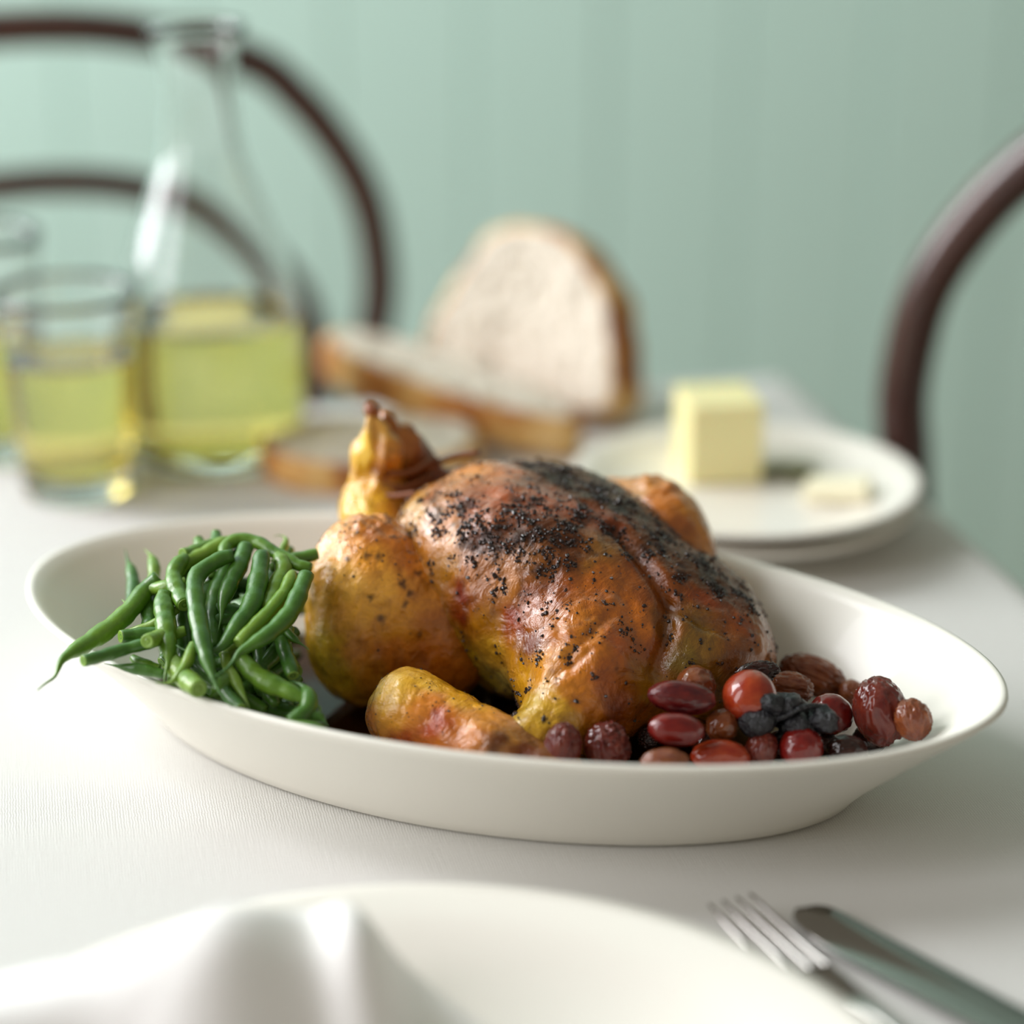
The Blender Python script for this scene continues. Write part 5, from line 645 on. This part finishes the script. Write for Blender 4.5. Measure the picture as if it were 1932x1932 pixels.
# ------------------------------------------------------------------ cutlery
def flat_bar(name, path, wid, thk, m, parent=None, up=(0, 0, 1), n=16):
    V, F = tube_data(path, wid, n, flat=np.asarray(thk) / np.asarray(wid), up=up); return mesh(name, V, F, m, parent)
fk = empty('fork', (.092, .64, .001)); tag(fk, 'silver table fork with tines up, half hidden behind the foreground plate', 'fork')
d = Vector((.0385, -.078, 0)); d.normalize(); sdir = Vector((-d.y, d.x, 0)); sdir = Vector((d.y * -1, d.x, 0))
T0 = Vector((.0757 - .092, .668 - .64, 0))
def fp(s, w_, z): q = T0 + d * s + sdir * w_; return (q.x, q.y, z)
for k, w_ in enumerate((-.0087, -.0029, .0029, .0087)):
    flat_bar('tine', spline([fp(0, w_ * .95, .0065), fp(.016, w_, .0050), (fp(.036, w_, .0042)), fp(.05, w_, .004)], 16), np.interp(np.linspace(0, 1, 16), [0, .15, 1], [.0005, .0010, .0013]), np.interp(np.linspace(0, 1, 16), [0, 1], [.0006, .0011]), steel, fk)
hp = spline([fp(.047, 0, .004), fp(.058, 0, .0048), fp(.068, 0, .0068), (fp(.08, 0, .0105)), fp(.12, 0, .0105), fp(.17, 0, .006), fp(.20, 0, .004)], 40); tt = np.linspace(0, 1, 40)
flat_bar('handle', hp, np.interp(tt, [0, .06, .13, .2, .3, .6, .92, 1], [.0100, .0104, .0082, .0042, .0030, .0042, .0085, .004]), np.interp(tt, [0, .2, .3, 1], [.0012, .0018, .0022, .0013]), steel, fk)
kn = empty('table_knife', (.13, .64, .001)); tag(kn, 'steel table knife with rounded tip lying right of the fork', 'knife')
def kp(x, y, z=.0018): return (x - .13, y - .64, z)
A0 = Vector((.0988, .6690, 0)); d2 = Vector((.1545 - .0988, .6035 - .669, 0)).normalized(); n2 = Vector((-d2.y, d2.x, 0))
V = []; F = []; ks = 40; tot = .118
for i in range(ks):
    s = tot * (i / (ks - 1)); e = s / tot
    up_ = .0108 * min(1, math.sqrt(max(0, 1 - (1 - min(s / .010, 1)) ** 2)) if s < .010 else 1) * (1 - .05 * e)
    dn_ = .0118 * min(1, math.sqrt(max(0, 1 - (1 - min(s / .034, 1)) ** 2)) if s < .034 else 1) * (1 - .12 * e)
    up_, dn_ = max(up_, .0003), max(dn_, .0003); c = A0 + d2 * s
    for off, zz in ((up_, .0016), (up_ * .96, .0023), (0, .0025), (-dn_ * .96, .0024), (-dn_, .0020), (-dn_ * .96, .0016), (0, .0008), (up_ * .96, .0010)):
        q = c + n2 * off; V.append((q.x - .13, q.y - .64, zz))
for i in range(ks - 1):
    for j in range(8): F.append((i * 8 + j, i * 8 + (j + 1) % 8, (i + 1) * 8 + (j + 1) % 8, (i + 1) * 8 + j))
F.append(tuple(range(7, -1, -1))); F.append(tuple((ks - 1) * 8 + j for j in range(8)))
mesh('blade', V, F, steel, kn)
q0 = A0 + d2 * (tot - .004); hp = spline([kp(*(q0 + d2 * s).xy, .0045) for s in (0, .012, .04, .07, .10)], 30); tt = np.linspace(0, 1, 30)
flat_bar('handle', hp, np.interp(tt, [0, .1, .2, .8, .97, 1], [.0070, .0075, .0062, .0085, .0090, .004]), np.interp(tt, [0, .1, 1], [.0032, .0042, .0038]), steel, kn)

# ------------------------------------------------------------------ bentwood chairs
ARCH = [(.0, .201), (.063, .196), (.137, .176), (.167, .152), (.193, .118), (.210, .083), (.216, .047), (.216, .018), (.211, -.006), (.203, -.05), (.192, -.12), (.182, -.20), (.175, -.285)]
INN = [(.0, .104), (.05, .100), (.091, .087), (.124, .066), (.154, .036), (.168, .003), (.172, -.05), (.168, -.12), (.160, -.20), (.150, -.285)]
def chair(loc, rot, label, inner=True, lean=.12, hoop=.0128):
    r = empty('bentwood_chair', loc, (0, 0, rot)); tag(r, label, 'chair', 'bentwood chairs at the table')
    zs = -.285 - FL                                                      # seat height above the floor
    f = lambda u_, v_: (u_, (v_ + .285) * lean, v_ - FL)
    loop = [f(-u_, v_) for u_, v_ in ARCH[:0:-1]] + [f(u_, v_) for u_, v_ in ARCH]
    tube('back_hoop', spline(loop, 120), hoop, dark_wood, r, 14)
    loop = [f(-u_, v_ ) for u_, v_ in INN[:0:-1]] + [f(u_, v_) for u_, v_ in INN]
    if inner: tube('inner_hoop', spline(loop, 100), .0105, dark_wood, r, 12)
    t = np.linspace(0, 2 * np.pi, 64, endpoint=False); sc_ = (0, -.185)
    tube('seat_ring', np.stack([.20 * np.cos(t), sc_[1] + .20 * np.sin(t), np.full(64, zs)], 1), .017, dark_wood, r, 12, closed=True)
    o = lathe('seat', [(.192, zs - .006), (.194, zs), (.188, zs + .006), (.10, zs + .004), (.01, zs + .003)], cane, r, 48)
    o.location = (0, sc_[1], 0)
    tube('leg_ring', np.stack([.155 * np.cos(t), sc_[1] + .155 * np.sin(t), np.full(64, zs - .2)], 1), .009, dark_wood, r, 10, closed=True)
    for sx, y0, y1 in ((-1, -.33, -.36), (1, -.33, -.36), (-1, .0, .07), (1, .0, .07)):
        tube('leg', spline([(sx * .135, y0, zs + .0), (sx * .15, (y0 + y1) / 2, zs * .5), (sx * .185, y1, .0)], 24), np.linspace(.0165, .0115, 24), dark_wood, r, 12)
ang = math.radians(12.3); U_ = np.array([math.cos(ang), math.sin(ang)]); n_ = np.array([-math.sin(ang), math.cos(ang)])
CHL = np.array([-.3, 1.39]) - n_ * .285 * .12
chair((CHL[0], CHL[1], FL), ang, 'dark bentwood chair with double hoop back behind the carafe')
ang = math.radians(-40); U_ = np.array([math.cos(ang), math.sin(ang)]); n_ = np.array([-math.sin(ang), math.cos(ang)])
CHR = np.array([.223, 1.20]) + U_ * .216 - n_ * .30 * .12
chair((CHR[0], CHR[1], FL), ang, 'dark bentwood chair with single hoop back at the right edge beyond the table', False, .12, .0148)
